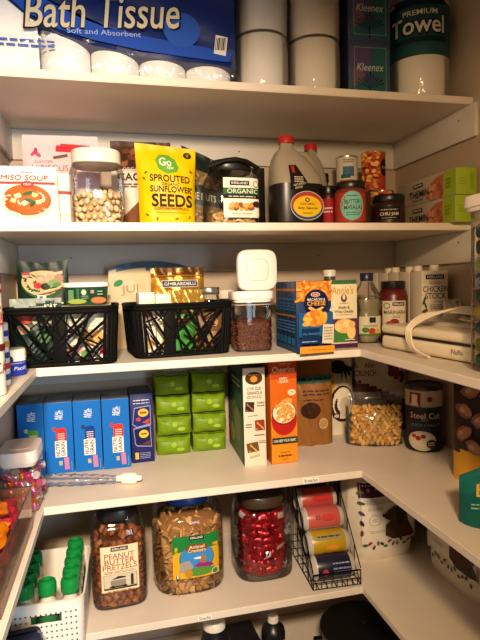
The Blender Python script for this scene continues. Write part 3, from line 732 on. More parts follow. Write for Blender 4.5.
for i, (x, lab) in enumerate(((-.252, 'white carton at the left end of the middle basket'), (-.209, 'second white carton in the middle basket, beside the gold bag'))):
    t = thing('tea_carton', lab, 'food box', (x + .006, .122 + i * .004, BZ), 6)
    carton(t, .040, .055, .164 - i * .005, '#ece2cc', {'top': '#e6dcc4'})
    printed(t, [('r', 0, .075, .038, .145, '#ece2cc'), ('e', 0, .11, .012, .012, ('#c85a4a', '#4a6a9a')[i]), ('b', 0, .08, .026, .02, '#a8987c', 3), ('e', .002, .03, .012, .014, '#d8a45c')], front(-.0275))
t = thing('snack_packet', 'bright green packet showing through the middle basket lattice', 'food packet', (-.162, .088, BZ), 6)
o, mp = pouch(t, .085, .105, .022, plain('#3d8a34'), seed=17)
printed(t, [('e', .0, .085, .03, .012, '#c98a52'), ('e', .02, .05, .02, .014, '#2f6a2c')], mp)
t = thing('snack_packet', 'brown packet at the right end inside the middle basket', 'food packet', (-.078, .100, BZ), 6)
o, mp = pouch(t, .07, .11, .022, plain('#6a4a30'), seed=18)
printed(t, [('e', .0, .08, .02, .014, '#b98a58'), ('e', .005, .04, .018, .016, '#9a7a50')], mp)
t = thing('spice_jar', 'clear glass jar with a silver lid in the right end of the middle basket', 'jar', (-.070, .150, BZ))
G().lathe([(.026, .001), (.029, .004), (.029, .145), (.026, .152)], '#fff', 28, top=False).build('body', GLASS, t)
G().lathe([(.024, .003), (.0265, .006), (.0265, .13), (.024, .132)], '#6b5034', 24).build('spice', FOOD, t)
G().lathe([(.0285, .153), (.030, .155), (.030, .170), (.028, .173)], '#a8a59c', 28).build('lid', METAL, t)
t = thing('spice_jar', 'clear jar with a white lid behind the middle basket, beside the coffee container', 'jar', (.010, .300, Z3))
G().lathe([(.024, .001), (.026, .004), (.026, .13), (.022, .14)], '#fff', 28, top=False).build('body', GLASS, t)
G().lathe([(.021, .003), (.0238, .006), (.0238, .11), (.022, .112)], '#4a3422', 24).build('spice', FOOD, t)
G().lathe([(.0265, .141), (.028, .143), (.028, .165), (.026, .167)], '#e2d6c2', 28).build('lid', PLASTIC, t)

def pop_lid(parent, w, h, z, col='#f1e6de', name='lid', sy=1):
    l = G().lathe([(w * .455, z), (w * .47, z + .004), (w * .47, z + .008), (w * .5, z + .0085), (w * .505, z + .012), (w * .505, z + h - .005), (w * .49, z + h), (w * .3, z + h)], col, 44, 5, sy=sy).build(name, PLASTIC, parent)
    return l
t = thing('coffee_container', 'square clear container half full of brown coffee pellets, white lid', 'food container', (.040, .115, Z3), -3)
w = .108
G().lathe([(w * .40, .0012), (w * .45, .004), (w * .47, .012), (w * .485, .132), (w * .485, .137)], '#fff', 44, 5, top=False).build('body', GLASS, t)
lid_ = pop_lid(t, w + .006, .030, .134)
G().tube([(w * .485 * sin(a) / (abs(cos(a)) ** 5 + abs(sin(a)) ** 5) ** .2, -w * .485 * cos(a) / (abs(cos(a)) ** 5 + abs(sin(a)) ** 5) ** .2, .128) for a in [2 * PI * i / 44 for i in range(44)]], .0016, '#b9aca0', 6, True).build('seal_ring', PLASTIC, lid_)
g = G().lathe([(w * .38, .003), (w * .44, .007), (w * .455, .014), (w * .465, .078), (w * .40, .086), (w * .2, .09)], '#4f2814', 40, 5)
for i in range(420):
    a = random.uniform(-PI * .75, PI * .75); z = random.uniform(.012, .084); q = w * .466 / (abs(cos(a)) ** 5 + abs(sin(a)) ** 5) ** .2
    g.ell((q * sin(a), -q * cos(a), z), (.0032, .0022, .0018), ('#6a3618', '#43200f', '#7a4522')[i % 3], 6, 4, M=Matrix.Rotation(random.uniform(0, 3), 3, 'X') @ Matrix.Rotation(random.uniform(0, 3), 3, 'Y'))
s = g.build('coffee_pellets', FOOD); s.location = (.040, .115, Z3); s.rotation_euler = (0, 0, math.radians(-3)); stuff(s, 'brown coffee pellets inside the square clear container with white lid', 'coffee')
t = thing('container_lid', 'white rounded square lid standing on edge on the coffee container', 'lid', (.060, .115, Z3 + .1645 + .0565), 0)
M = Matrix.Rotation(PI / 2, 4, 'X')
lb = G().lathe([(.040, -.018), (.047, -.016), (.047, -.012), (.0555, -.011), (.0565, -.007), (.0565, .006), (.054, .011), (.05, .0125), (.04, .0128)], '#f3e4db', 52, 4.5, M=M).build('lid_body', PLASTIC, t)
sq = lambda R, y: [(R * sin(a) / (abs(cos(a)) ** 4 + abs(sin(a)) ** 4) ** .25, y, R * cos(a) / (abs(cos(a)) ** 4 + abs(sin(a)) ** 4) ** .25) for a in [2 * PI * i / 52 for i in range(52)]]
G().lathe([(.0285, .0125), (.0285, .0142), (.027, .0148), (.01, .0149)], '#f3e4db', 52, 4, M=M).build('push_button', PLASTIC, lb)
G().tube(sq(.0298, -.0128), .0006, '#b9a79c', 6, True).tube(sq(.046, -.0126), .0005, '#cdbcb0', 6, True).build('button_groove', PLASTIC, lb)

def cheese_box(i, lab):
    t = thing('macaroni_box', lab, 'food box', (.178 + i * .0012, -.006 + .0182 + i * .0368, Z3), 4, 'boxed macaroni in a row')
    w, d, h = .100, .0362, .187
    carton(t, w, d, h, '#12305e', {'left': '#143257', 'top': '#7a4a2a', 'right': '#143257'})
    q = [('r', 0, h - .027, w - .002, .052, '#d9842a')]
    for k in range(40): q.append(('e', -.047 + (k * 41 % 94) / 1000, h - .052 + (k * 29 % 49) / 1000, .008, .0035, ('#e59a3a', '#c96a1c', '#efb35a')[k % 3], k * 47))
    q += [('e', .002, .133, .034, .032, '#0f1d3f'), ('e', .0, .152, .013, .006, '#e6e0d6'), ('e', .0, .152, .0115, .0048, '#b8222c'), ('t', 'Kraft', 0, .152, .014, .005, '#f0e8e0', {'bold': .02}),
          ('t', 'MACARONI &', .002, .139, .05, .007, '#e9e2d4', {'bold': .02}), ('t', 'CHEESE', .002, .129, .052, .011, '#e9a03a', {'bold': .045}),
          ('p', [(-.022, .117), (-.004, .106), (.006, .106), (.024, .118), (.018, .12), (.0, .112), (-.016, .122)], '#efb86a'),
          ('r', 0, .074, w - .003, .062, '#1b5a8a'), ('e', -.002, .09, .034, .021, '#d9892c'), ('e', .022, .066, .0, .0, '#fff')]
    for k in range(16): q.append(('e', -.03 + (k * 37 % 58) / 1000, .076 + (k * 23 % 30) / 1000, .009, .0055, ('#e8a23c', '#cf7a24', '#f0b24e')[k % 3], k * 33))
    q += [('r', .032, .049, .032, .05, '#d9cdb4', -4), ('b', .032, .05, .024, .036, '#7c6f5c', 5), ('p', [(.036, .11), (.046, .128), (.049, .126), (.04, .106)], '#c9ccd2'),
          ('r', -.018, .045, .05, .04, '#0f2a54'), ('t', 'the cheesiest', -.016, .052, .05, .007, '#3f8ac2', {'shear': .2}), ('b', -.022, .031, .042, .007, '#8aa7c2', 1), ('r', 0, .0095, w - .002, .018, '#e0952a'), ('b', 0, .0095, .05, .004, '#9a5c14', 1)]
    if i == 0: printed(t, q, front(-d / 2))
    q = [('r', 0, .165, d - .003, .006, '#a8692a'), ('r', 0, .14, d - .003, .003, '#2d6a9a'), ('b', 0, .12, d * .7, .024, '#2f6a96', 3), ('r', 0, .096, d - .003, .005, '#9a6230'), ('b', 0, .068, d * .7, .034, '#4a7ca0', 4), ('r', 0, .03, d * .6, .018, '#23618f'), ('r', 0, .012, d - .003, .006, '#1d4f7c')]
    printed(t, q, left(-w / 2), 'side_print')
for i, w_ in enumerate(('front box showing its cheesy bowl', 'second box from the front', 'third box from the front', 'fourth box from the front', 'fifth box from the front')):
    cheese_box(i, 'blue macaroni box in the row beside the lid, ' + w_)

t = thing('shells_box', 'cream box of shell pasta with a purple base, right of the blue macaroni box', 'food box', (.2835, .066, Z3), 2)
w, d, h = .080, .05, .188
carton(t, w, d, h, '#e6d9b4', {'top': '#3f6a44', 'left': '#5a2d5a'})
q = [('r', 0, h - .006, w - .002, .011, '#3d6b42'), ('t', "Annie's", -.004, .16, .066, .022, '#d1a32c', {'bold': .04, 'shear': .15}), ('e', .0, .138, .009, .011, '#5c4630'), ('e', 0, .141, .004, .007, '#e6dcc0'),
     ('b', 0, .124, .03, .004, '#8b7f5c', 1), ('t', 'Shells &', 0, .113, .034, .008, '#3a2a26', {'bold': .02}), ('t', 'White Cheddar', 0, .102, .058, .008, '#3a2a26', {'bold': .02}), ('b', 0, .093, .05, .003, '#8b7f5c', 1),
     ('r', 0, .05, w - .002, .064, '#5c2c5a'), ('r', -.01, .034, .05, .03, '#3f7a36'), ('e', 0, .062, .03, .02, '#e2b866'), ('e', .02, .045, .013, .02, '#e8c47a'), ('e', -.018, .06, .012, .011, '#eccb86'), ('e', .006, .068, .012, .01, '#efd090'), ('e', .022, .066, .01, .009, '#e0b45e'),
     ('r', 0, .008, w - .002, .012, '#43204a'), ('b', .016, .024, .03, .006, '#d9d0bc', 1)]
printed(t, q, front(-d / 2))
t = thing('vinegar_bottle', 'grey bottle with a white cap behind the cream shells box', 'bottle', (.322, .225, Z3))
G().lathe([(.036, .001), (.038, .006), (.038, .14), (.03, .165), (.018, .188), (.0165, .2)], '#4a4a42', 28).build('body', PLASTIC, t)
G().lathe([(.0195, .2), (.0195, .218), (.018, .220)], '#e9e2d2', 24).build('cap', PLASTIC, t)
t = thing('oil_bottle', 'clear bottle of vegetable oil with a navy cap and vegetable label', 'bottle', (.408, .150, Z3), 6)
G().lathe([(.034, .001), (.038, .006), (.039, .02), (.039, .075), (.036, .085), (.036, .1), (.039, .112), (.038, .135), (.03, .155), (.02, .172), (.0165, .18), (.0165, .186)], '#fff', 36, 2.8, top=False).build('body', GLASS, t)
G().lathe([(.032, .003), (.036, .008), (.037, .02), (.037, .075), (.034, .085), (.034, .1), (.0368, .112), (.034, .13)], '#8a8262', 30, 2.8).build('oil', PLASTIC, t)
G().lathe([(.019, .183), (.0195, .186), (.0195, .204), (.017, .207)], '#1c2348', 28).build('cap', PLASTIC, t)
printed(t, [('r', 0, .052, .066, .055, '#d8cdac'), ('r', .006, .069, .02, .016, '#26303a'), ('t', 'VEGETABLE', .0, .052, .042, .006, '#4a5a30', {'bold': .02}), ('e', .004, .036, .011, .01, '#b8402c'), ('e', -.014, .04, .01, .008, '#4c7a34'), ('e', .02, .034, .008, .008, '#c9b04a'), ('r', 0, .027, .066, .005, '#5a7a3a')], cyl(.0392, 2.8, a0=-.3))
t = thing('marinara_jar', 'dark red marinara sauce jar with black lid and white label', 'jar', (.4945, .150, Z3), 0); t.scale = (.93, .93, 1)
G().lathe([(.042, .001), (.046, .006), (.0465, .014), (.0465, .135), (.042, .15), (.035, .158)], '#5c1512', 36).build('body', PLASTIC, t)
G().lathe([(.038, .158), (.039, .16), (.039, .178), (.036, .181)], '#17100f', 30).build('lid', PLASTIC, t)
printed(t, [('r', .0, .085, .08, .075, '#d9ccb0')] + logo_block(.014, .113, .04, .011) + [('e', -.024, .108, .011, .009, '#6d8060'), ('e', -.024, .108, .008, .006, '#d9ccb0'), ('t', 'MARINARA', .002, .089, .07, .011, '#2a211c', {'bold': .015}), ('t', 'SAUCE', .006, .076, .024, .006, '#2a211c'), ('e', .0, .06, .014, .01, '#8c2a22'), ('e', -.016, .055, .01, .008, '#a43a2c')], cyl(.0466, a0=-.42))

def stock(i, lab):
    t = thing('stock_carton', lab, 'drink carton', (.582, .098 + i * .066, Z3), 0, 'chicken stock cartons in a row')
    w, d, h = .086, .063, .208
    carton(t, w, d, h, '#ddd2ba', {'top': '#d6cab2'})
    G().lathe([(.0135, h), (.0135, h + .016), (.012, h + .0175)], '#e6dcc8', 24, c=(.018 - .012 * (i % 2), 0, 0)).build('cap', PLASTIC, t)
    if i == 0:
        printed(t, logo_block(0, .190, .06, .013) + [('t', 'ORGANIC', .0, .172, .04, .007, '#6b5a48'), ('t', 'CHICKEN', .002, .155, .082, .017, '#2b2420', {'bold': .015}), ('t', 'STOCK', .002, .135, .068, .017, '#2b2420', {'bold': .015}),
                ('b', .01, .118, .03, .004, '#7d6d58', 1), ('b', .012, .103, .056, .016, '#867660', 3), ('e', -.036, .122, .0035, .014, '#4a4a34', -20), ('e', -.032, .108, .003, .011, '#4a4a34', 20), ('e', -.034, .092, .01, .005, '#57513c', 20), ('e', .036, .1, .008, .006, '#57513c')], front(-d / 2))
    else: printed(t, [('t', 'CHICKEN', .0, .155, .03, .01, '#6b5d4c'), ('b', 0, .12, .04, .03, '#95866e', 3)], left(-w / 2), 'side_print')
for i, n_ in enumerate(('front carton with its lettering in view', 'second from the front', 'third from the front', 'fourth from the front', 'rearmost against the back wall')):
    stock(i, 'cream chicken stock carton by the right wall, ' + n_)

# kitchen appliance along the right arm with its cord
t = thing('vacuum_sealer', 'long cream appliance with a dark seam line and cord, on the right arm', 'kitchen appliance', (.484, -.165, Z3), -90 + 5)
w, d = .355, .190
g = G().box((0, 0, .020), (w, d, .036), '#e8dcc0', .012, 4); g.build('base', BLACK, t)
G().box((0, 0, .040), (w - .006, d - .006, .004), '#1c1614').build('seam', PLASTIC, t)
G().box((0, -.001, .054), (w, d, .024), '#eaddc0', .010, 4).build('lid', PLASTIC, t)
cp = G().box((.0, .026, .070), (w - .05, d - .09, .012), '#c4bbaa', .005, 3).build('control_panel', PLASTIC, t)
printed(t, [('r', .118, .021, .054, .016, '#e4d7ba'), ('t', 'Nuflo', .116, .022, .036, .011, '#4c423a', {'bold': .03}), ('r', .0, .006, .3, .001, '#b7a98c')], front(-d / 2), 'name_print')
printed(t, [('b', .02, .03, .06, .012, '#8a8072', 2), ('r', -.06, .03, .03, .012, '#a89f90'), ('r', .09, .04, .025, .01, '#a89f90')], topm(.076), 'button_print').parent = cp
def loop(k, n=40):
    P = []
    for i in range(n + 1):
        a = i / n
        x = .03 + .012 * k + .11 * a - .05 * sin(PI * a); y = -.102 - .004 * k + .215 * a
        z = .080 + .003 * k + .012 * sin(PI * a)
        P.append((x, y, z))
    return P
def bez(pts, n=14):
    out = []
    P = [Vector(p) for p in pts]
    for i in range(len(P) - 1):
        p0 = P[max(0, i - 1)]; p1 = P[i]; p2 = P[i + 1]; p3 = P[min(len(P) - 1, i + 2)]
        for k in range(n):
            s = k / n; out.append(.5 * ((2 * p1) + (-p0 + p2) * s + (2 * p0 - 5 * p1 + 4 * p2 - p3) * s * s + (-p0 + 3 * p1 - 3 * p2 + p3) * s ** 3))
    out.append(P[-1]); return out
g = G()
for k in range(4):
    e = k * .0085
    g.tube(bez([(.165 - e * 2.4, .065 - e * .5, .0815 + k * .003), (.105 - e * 1.2, .014 - e * .4, .094 + k * .005), (.030 + e * .9, -.034 + e * .3, .104 + k * .004), (-.024 + e * 1.5, -.074 - e * .1, .098), (-.044 + e, -.104 - e * .2, .070), (-.040 + e, -.112 - e * .2, .042), (-.014 + e, -.116 - e * .3, .018), (.040 + e, -.120 - e * .3, .0035 + k * .0015)]), .0027, '#e6d9bc', 8)
g.tube(bez([(.145, .06, .082), (.172, .04, .083), (.15, .02, .082), (.06, .0, .082), (-.03, .04, .082), (.03, .07, .083), (.14, .06, .086)]), .0027, '#e6d9bc', 8)
g.build('power_cord', PLASTIC, t)
t = thing('plastic_bag', 'crumpled whitish plastic bag behind the cream appliance, before the stock cartons', 'bag', (.606, .018, Z3), 10)
pouch(t, .07, .125, .045, plain('#cfc5b2'), seed=30, wob=.006, mat=FILM)

# tall container at the near end of the right arm
t = thing('storage_container', 'tall clear square container with white lid at the right photo edge', 'food container', (.412, -.425, Z3), 0)
w = .105
G().lathe([(w * .45, .0012), (w * .48, .004), (w * .49, .012), (w * .5, .31), (w * .5, .315)], '#fff', 44, 6, top=False).build('body', GLASS, t)
pop_lid(t, w + .022, .030, .312)
for i in range(9):
    z = .004 + i * .032
    b = thing('tea_packet', 'green and dark foil packet in the tall clear container, %s of the stack' % ('lowest', 'second', 'third', 'fourth', 'fifth', 'sixth', 'seventh', 'eighth', 'topmost')[i], 'food packet', (.412, -.425, Z3 + z), random.uniform(-6, 6), 'packets in the tall container')
    c = ('#2c3a24', '#7a7a2c', '#20343a', '#a89a34', '#2a4a2c', '#343024', '#6d8a3a', '#3a2c24', '#1f3a44')[i]
    G().box((0, 0, .0155), (.086, .086, .029), c, .009, 3).build('packet', FILM, b)
    printed(b, [('r', .0, .015, .05, .014, ('#c9b84a', '#d8d0b8', '#3f7a8a')[i % 3])], front(-.043)); printed(b, [('r', .01, .015, .04, .014, ('#8aa04a', '#d8d0b8', '#c98a4a')[i % 3])], left(-.043), 'side_print')

# cans at the near end of the left arm
t = thing('tall_tin', 'tall cream tin with red bands at the left photo edge', 'food tin', (-.553, -.300, Z3), 20)
G().lathe([(.034, .0005), (.036, .002), (.036, .226), (.034, .228)], ['#b5aea2', '#ece0cb', '#b5aea2'], 36).build('can', CARD, t)
G().lathe([(.0364, .222), (.0368, .226), (.035, .229), (.033, .226)], '#a9a39a', 36).build('rim', METAL, t)
printed(t, [('r', 0, .205, .2, .018, '#a81f28'), ('r', 0, .183, .2, .006, '#a81f28'), ('t', 'CAFE', .03, .13, .06, .03, '#c0302c'), ('r', 0, .085, .2, .012, '#5c1a20'), ('t', 'CAFE', .03, .05, .05, .02, '#8a2a28'), ('b', .03, .15, .05, .02, '#b58a6a', 2)], cyl(.036, a0=.25))
t = thing('striped_tin', 'narrow blue, white and red striped tin behind the tall cream tin', 'food tin', (-.561, -.205, Z3), 10)
G().lathe([(.033, .0005), (.034, .002), (.034, .12), (.033, .122)], ['#9aa0a8', '#d9dde6', '#9aa0a8'], 32).build('can', CARD, t)
printed(t, [('r', .01, .018 + i * .021, .12, .011, ('#2a3f86', '#b0343c', '#2a3f86', '#c98f3a', '#2a3f86')[i]) for i in range(5)], cyl(.034, a0=.2))
t = thing('small_can', 'small white and royal blue can in front of the left basket', 'food tin', (-.546, -.075, Z3), 15)
G().lathe([(.026, .0005), (.0275, .002), (.0275, .056), (.026, .058)], ['#a8a49c', '#ece6da', '#b9b4ab'], 32).build('can', CARD, t)
printed(t, [('r', 0, .014, .13, .026, '#22349a'), ('t', 'Pacific', .008, .017, .032, .008, '#e8e4dc', {'shear': .2}), ('r', .0, .03, .13, .004, '#3a4aa8'), ('e', -.02, .036, .012, .01, '#3a3a34'), ('e', .026, .046, .006, .008, '#c9a24a')], cyl(.0275, a0=.3))

# ================================================================== BREAKFAST SHELF
def bar_box(x, y, rz, fruit, lab, w=.0755):
    t = thing('cereal_bar_box', lab, 'food box', (x, y + .072, Z4), rz, 'blue cereal bar boxes in a row')
    d, h = .142, .202
    carton(t, w, d, h, '#1468bc', {'top': '#5f6672', 'left': '#0f4f96', 'right': '#0f4f96'})
    q = [('r', 0, h / 2, w - .002, h - .003, '#1468bc'), ('t', 'REAL', -.003, .167, .024, .010, '#e8ecf2', {'bold': .02, 'rot': 86}), ('t', 'FRUIT', .008, .167, .026, .010, '#e8ecf2', {'bold': .02, 'rot': 86}),
         ('e', -.012, .128, .0055, .0065, {'green': '#b9c9a0', 'red': '#a8442e', 'blue': '#223a6e', 'red2': '#b03a34'}[fruit])]
    fc = {'green': '#4f9a3c', 'red': '#cf2c2c', 'blue': '#123a8a', 'red2': '#d4322c'}[fruit]
    q += [('r', .006, .106, .027, .036, fc), ('e', .006, .124, .0135, .006, fc), ('b', .006, .104, .018, .024, '#e9cfc0', 4),
          ('r', .004, .070, .031, .046, '#e9e6df'), ('t', 'NUTRI', -.004, .070, .040, .011, '#16191f', {'bold': .03, 'rot': 90}), ('t', 'GRAIN', .010, .070, .040, .011, '#16191f', {'bold': .03, 'rot': 90}),
          ('r', .018, .028, .012, .034, '#d977a0', 3), ('r', .002, .030, .008, .012, '#d9c48a'), ('b', .002, .03, .006, .010, '#6b5a2c', 3), ('r', .031, .02, .002, .03, '#5a9ad0')]
    printed(t, q, front(-d / 2)); printed(t, [('r', 0, 0, w * .5, d * .5, '#7f8590'), ('b', 0, .0, w * .4, d * .3, '#a9aeb6', 3)], topm(h), 'top_print')
bar_box(-.5665, .232, 1, 'green', 'blue cereal bar box with a green flavour panel, nearest the left wall', .068)
bar_box(-.4935, .232, 1, 'red', 'blue cereal bar box with a red flavour panel, second from the left wall')
bar_box(-.4155, .228, 1, 'blue', 'blue cereal bar box with a dark blue flavour panel, third from the left wall')
bar_box(-.3375, .226, 1, 'red2', 'blue cereal bar box with a red flavour panel, beside the navy snack box')
t = thing('snack_box', 'navy box showing two chip bags, between the blue bar boxes and green packs', 'food box', (-.2640, .318, Z4), 2)
w, d, h = .066, .125, .205
carton(t, w, d, h, '#161d5c', {'top': '#20264a'})
q = [('b', 0, .186, .045, .007, '#c9cde0', 1), ('b', 0, .177, .048, .005, '#c9cde0', 1),
     ('p', [(-.022, .165), (.026, .170), (.026, .112), (-.016, .105), (-.028, .115)], '#8f94c2'), ('p', [(-.020, .162), (.024, .167), (.024, .115), (-.015, .108), (-.026, .117)], '#1d2570'),
     ('p', [(-.026, .104), (.024, .111), (.026, .045), (-.016, .05), (-.022, .056)], '#8f94c2'), ('p', [(-.024, .101), (.022, .108), (.024, .048), (-.015, .053), (-.020, .058)], '#161b48'),
     ('e', .004, .149, .015, .012, '#d9b83c'), ('r', .004, .149, .02, .006, '#b8442c'), ('p', [(.0, .12), (.022, .132), (.02, .113)], '#b5452c'), ('e', -.010, .13, .007, .006, '#b8442c'),
     ('e', .004, .086, .014, .012, '#d9b83c'), ('r', .004, .086, .018, .005, '#8a5a1c'), ('p', [(-.004, .056), (.022, .066), (.02, .052)], '#5a3a28'), ('r', -.018, .022, .010, .02, '#d9b03c'), ('b', .006, .022, .03, .02, '#8a92c0', 4)]
printed(t, q, front(-d / 2))

def green_pack(x, y, z, rz, lab, i, w=.104, h=.0605):
    t = thing('seaweed_pack', lab, 'snack pack', (x, y, z), rz, 'lime green packs in two columns')
    rr = random.Random(i); d = .10; g = G(); n = 16; m = 8
    ph = rr.uniform(0, 6)
    def fr(u, v): return (-d / 2 + .010 - .017 * (1 - abs(u) ** 4) ** .5 * (1 - abs(2 * v - .92) ** 2.6 * .98) + .0022 * sin(7 * u + ph + 6 * v) * sin(8 * v + ph))
    def tz(u): return h - .0035 - .003 * sin(5 * u + ph) * sin(2.6 * u + 1 + ph)
    vs = []
    for j in range(m + 1):
        for k in range(n + 1):
            u = 2 * k / n - 1; v = j / m; vs.append((u * w / 2 * (1 - .02 * sin(PI * v)), fr(u, v), v * tz(u)))
    fs = [(j * (n + 1) + k, j * (n + 1) + k + 1, (j + 1) * (n + 1) + k + 1, (j + 1) * (n + 1) + k) for j in range(m) for k in range(n)]
    col = '#6f8f16'
    g.add(vs, fs, col); bk = [(p[0], -p[1], p[2]) for p in vs]; g.add(bk, [f[::-1] for f in fs], col)
    for a, b in ((0, 1), (m * (n + 1), 1)):
        for k in range(n): g.add([vs[a + k], vs[a + k + 1], bk[a + k + 1], bk[a + k]], [(0, 1, 2, 3)], col if a == 0 else '#7a9a1e')
    for k0 in (0, n):
        for j in range(m): a = j * (n + 1) + k0; b = a + n + 1; g.add([vs[a], vs[b], bk[b], bk[a]], [(0, 1, 2, 3)], col)
    g.build('pack', FILM, t)
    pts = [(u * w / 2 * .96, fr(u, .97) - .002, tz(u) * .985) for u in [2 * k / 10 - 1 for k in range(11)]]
    G().tube(pts, .0016, '#3a4f0c', 5).build('shaded_crimp_seal', FILM, t)  # real crimp, coloured dark to stand for the shade between packs
    printed(t, [('e', .0, h * .55, .008, .008, '#98ba34'), ('b', -.03, h * .75, .024, .005, '#5f7d14', 1), ('e', .02, h * .3, .012, .006, '#9cc03a')], lambda u, v, l: (u, fr(2 * u / w, v / h) - .0012 - .0003 * l, v), 'print')
    return t
nm = ('lowest', 'second from the bottom', 'third from the bottom', 'topmost')
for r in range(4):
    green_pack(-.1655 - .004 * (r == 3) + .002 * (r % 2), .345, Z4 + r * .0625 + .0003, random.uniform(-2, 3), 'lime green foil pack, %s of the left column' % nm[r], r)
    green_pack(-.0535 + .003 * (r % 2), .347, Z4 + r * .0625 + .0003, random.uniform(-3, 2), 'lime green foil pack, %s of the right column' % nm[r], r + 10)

t = thing('granola_box', 'tall white cereal box with a dark green side, left of the orange cereal box', 'cereal box', (.0505, .122 + .125, Z4), -2)
w, d, h = .064, .245, .282
carton(t, w, d, h, '#e2d6c0', {'left': '#1d3a3a', 'top': '#22302c', 'right': '#3a4a3a'})
q = [('e', 0, .252, .025, .018, '#2b1a10'), ('e', 0, .252, .023, .016, '#4a3018'), ('e', 0, .25, .010, .009, '#d98a2c'), ('t', "NATURE'S PATH", 0, .262, .03, .004, '#d9b87a'),
     ('t', 'LOVE OUR', 0, .223, .04, .009, '#26364a', {'bold': .02}), ('t', 'GRANOLA', .001, .211, .044, .009, '#26364a', {'bold': .02}), ('b', 0, .199, .044, .009, '#7a7466', 2),
     ('r', -.014, .172, .026, .028, '#3a2420', -4), ('b', .018, .178, .022, .016, '#6a5a50', 2), ('r', -.006, .146, .03, .003, '#a89a84', 6),
     ('r', .014, .118, .028, .030, '#8a3a1e', 3), ('b', -.018, .118, .018, .014, '#6a5a50', 2), ('r', .012, .09, .03, .003, '#7a6a44', 0),
     ('r', -.008, .056, .034, .027, '#6a4a24', 8), ('b', .02, .07, .02, .010, '#6a5a50', 2), ('r', -.002, .03, .03, .006, '#b8ab7a', 10)]
q += [('e', x0 + (i * 37 % 20) / 1000 - .01, z0 + (i * 23 % 20) / 1000 - .01, .003, .002, c, i * 40) for (x0, z0, c) in ((-.014, .172, '#a06a54'), (.014, .118, '#d98a5a'), (-.008, .056, '#c9a05a')) for i in range(9)]
printed(t, q, front(-d / 2))
printed(t, [('p', [(-.11, .14), (.0, .17), (.11, .13), (.11, .006), (-.11, .006)], '#5b6a4c'), ('e', .03, .1, .05, .05, '#7b7f5c'), ('r', .02, .23, .15, .05, '#16302e'), ('b', .02, .23, .12, .03, '#8aa08a', 2), ('e', -.05, .06, .04, .03, '#9a8a5c')], left(-w / 2), 'side_print')

t = thing('oat_cereal_box', 'tall orange cereal box with a red bowl of oat rings', 'cereal box', (.131, .122 + .095, Z4), 1)
w, d, h = .080, .19, .297
carton(t, w, d, h, '#d9731c', {'left': '#b85a1c', 'top': '#8a3a14', 'right': '#b85a1c', 'front': '#c9561a'})
q = [('p', [(-.039, .002), (.039, .002), (.039, .15), (-.039, .15)], '#d98a1e'), ('r', 0, .09, .078, .06, '#d98220'), ('r', 0, .205, .078, .09, '#cf641a'), ('r', 0, .27, .078, .05, '#b8441a'),
     ('t', 'HONEY NUT', .006, .288, .036, .005, '#e8c9a0'), ('t', 'Cheerios', .0, .272, .066, .017, '#f0dcc0', {'bold': .01}), ('t', 'HAPPY', .0, .246, .024, .007, '#f3e2c9', {'bold': .03}), ('t', 'HEARTS', .0, .237, .028, .007, '#f3e2c9', {'bold': .03}),
     ('e', .024, .205, .012, .009, '#f0dfc4'), ('b', .024, .205, .014, .008, '#b5702c', 2),
     ('e', .006, .176, .02, .012, '#e0a040', 20), ('e', .0, .128, .0385, .046, '#b01f1c'), ('e', .0, .146, .037, .034, '#8c1614'), ('e', .0, .148, .034, .031, '#efe0c2')]
rr = random.Random(4)
for i in range(58):
    a = rr.uniform(0, 6.28); r = rr.random() ** .5; x, y = .030 * r * cos(a), .150 + .030 * r * sin(a)
    q += [('e', x, y, .0050, .0044, '#d9a04a')]; 
    if i % 2 == 0: q += [('e', x, y, .0018, .0016, '#8f5a1c')]
q += [('r', 0, .068, .076, .018, '#15332c'), ('t', 'CAN HELP YOUR HEART', 0, .068, .068, .008, '#e8dfc8', {'bold': .03}), ('b', 0, .024, .042, .010, '#5c3410', 1), ('b', 0, .034, .03, .004, '#8a5a1c', 1), ('b', .0, .014, .02, .004, '#8a5a1c', 1)]
printed(t, q, lambda u, v, l: (u, -d / 2 - .0005 - .00004 * l, v))

t = thing('brown_pouch', 'kraft brown snack pouch with teal print beside the orange cereal box', 'food pouch', (.272, .272, Z4), -4)
o, mp = pouch(t, .140, .275, .06, plain('#8d5f30'), seed=40, wob=.004)
printed(t, [('r', .0, .212, .13, .026, '#3f6a5c'), ('b', .01, .212, .11, .022, '#1d3a3c', 1), ('b', .01, .17, .09, .022, '#4a2c3c', 2), ('e', -.01, .115, .032, .026, '#3a2014'), ('e', .032, .07, .016, .018, '#c9a878'), ('e', .032, .07, .012, .014, '#b08a58'), ('b', .0, .148, .07, .009, '#4a2c2c', 1)], mp)
t = thing('coconut_pouch', 'white and yellow pouch with a halved coconut picture', 'food pouch', (.388, .357, Z4), -3)
def coc(u, v): return '#c99a2c' if (u < -.1 and v > .55) else '#ddd2b8'
o, mp = pouch(t, .130, .268, .045, coc, seed=41)
q = [('e', .022, .105, .046, .062, '#3a2014'), ('e', .024, .107, .038, .054, '#ece0c8'), ('e', .03, .095, .022, .034, '#d3c4a6'), ('e', .0, .065, .014, .010, '#2e1a12'), ('e', .0, .065, .009, .006, '#d8ccb4')]
for a in range(-60, 61, 20): q.append(('p', [(.02, .245), (.02 + .055 * sin(math.radians(a)), .235 - .06 * cos(math.radians(a))), (.028 + .04 * sin(math.radians(a)), .24 - .03 * cos(math.radians(a)))], '#24382a'))
q += [('e', .01, .23, .03, .022, '#1d1814'), ('e', -.045, .19, .02, .03, '#a87c1c')]
printed(t, q, mp)
t = thing('granola_pouch', 'white and brown crunch pouch behind the bag of cashews', 'food pouch', (.553, .338, Z4), -4)
o, mp = pouch(t, .185, .262, .055, lambda u, v: '#d8ccb6' if v > .55 - .15 * u else '#5a3a26', seed=42)
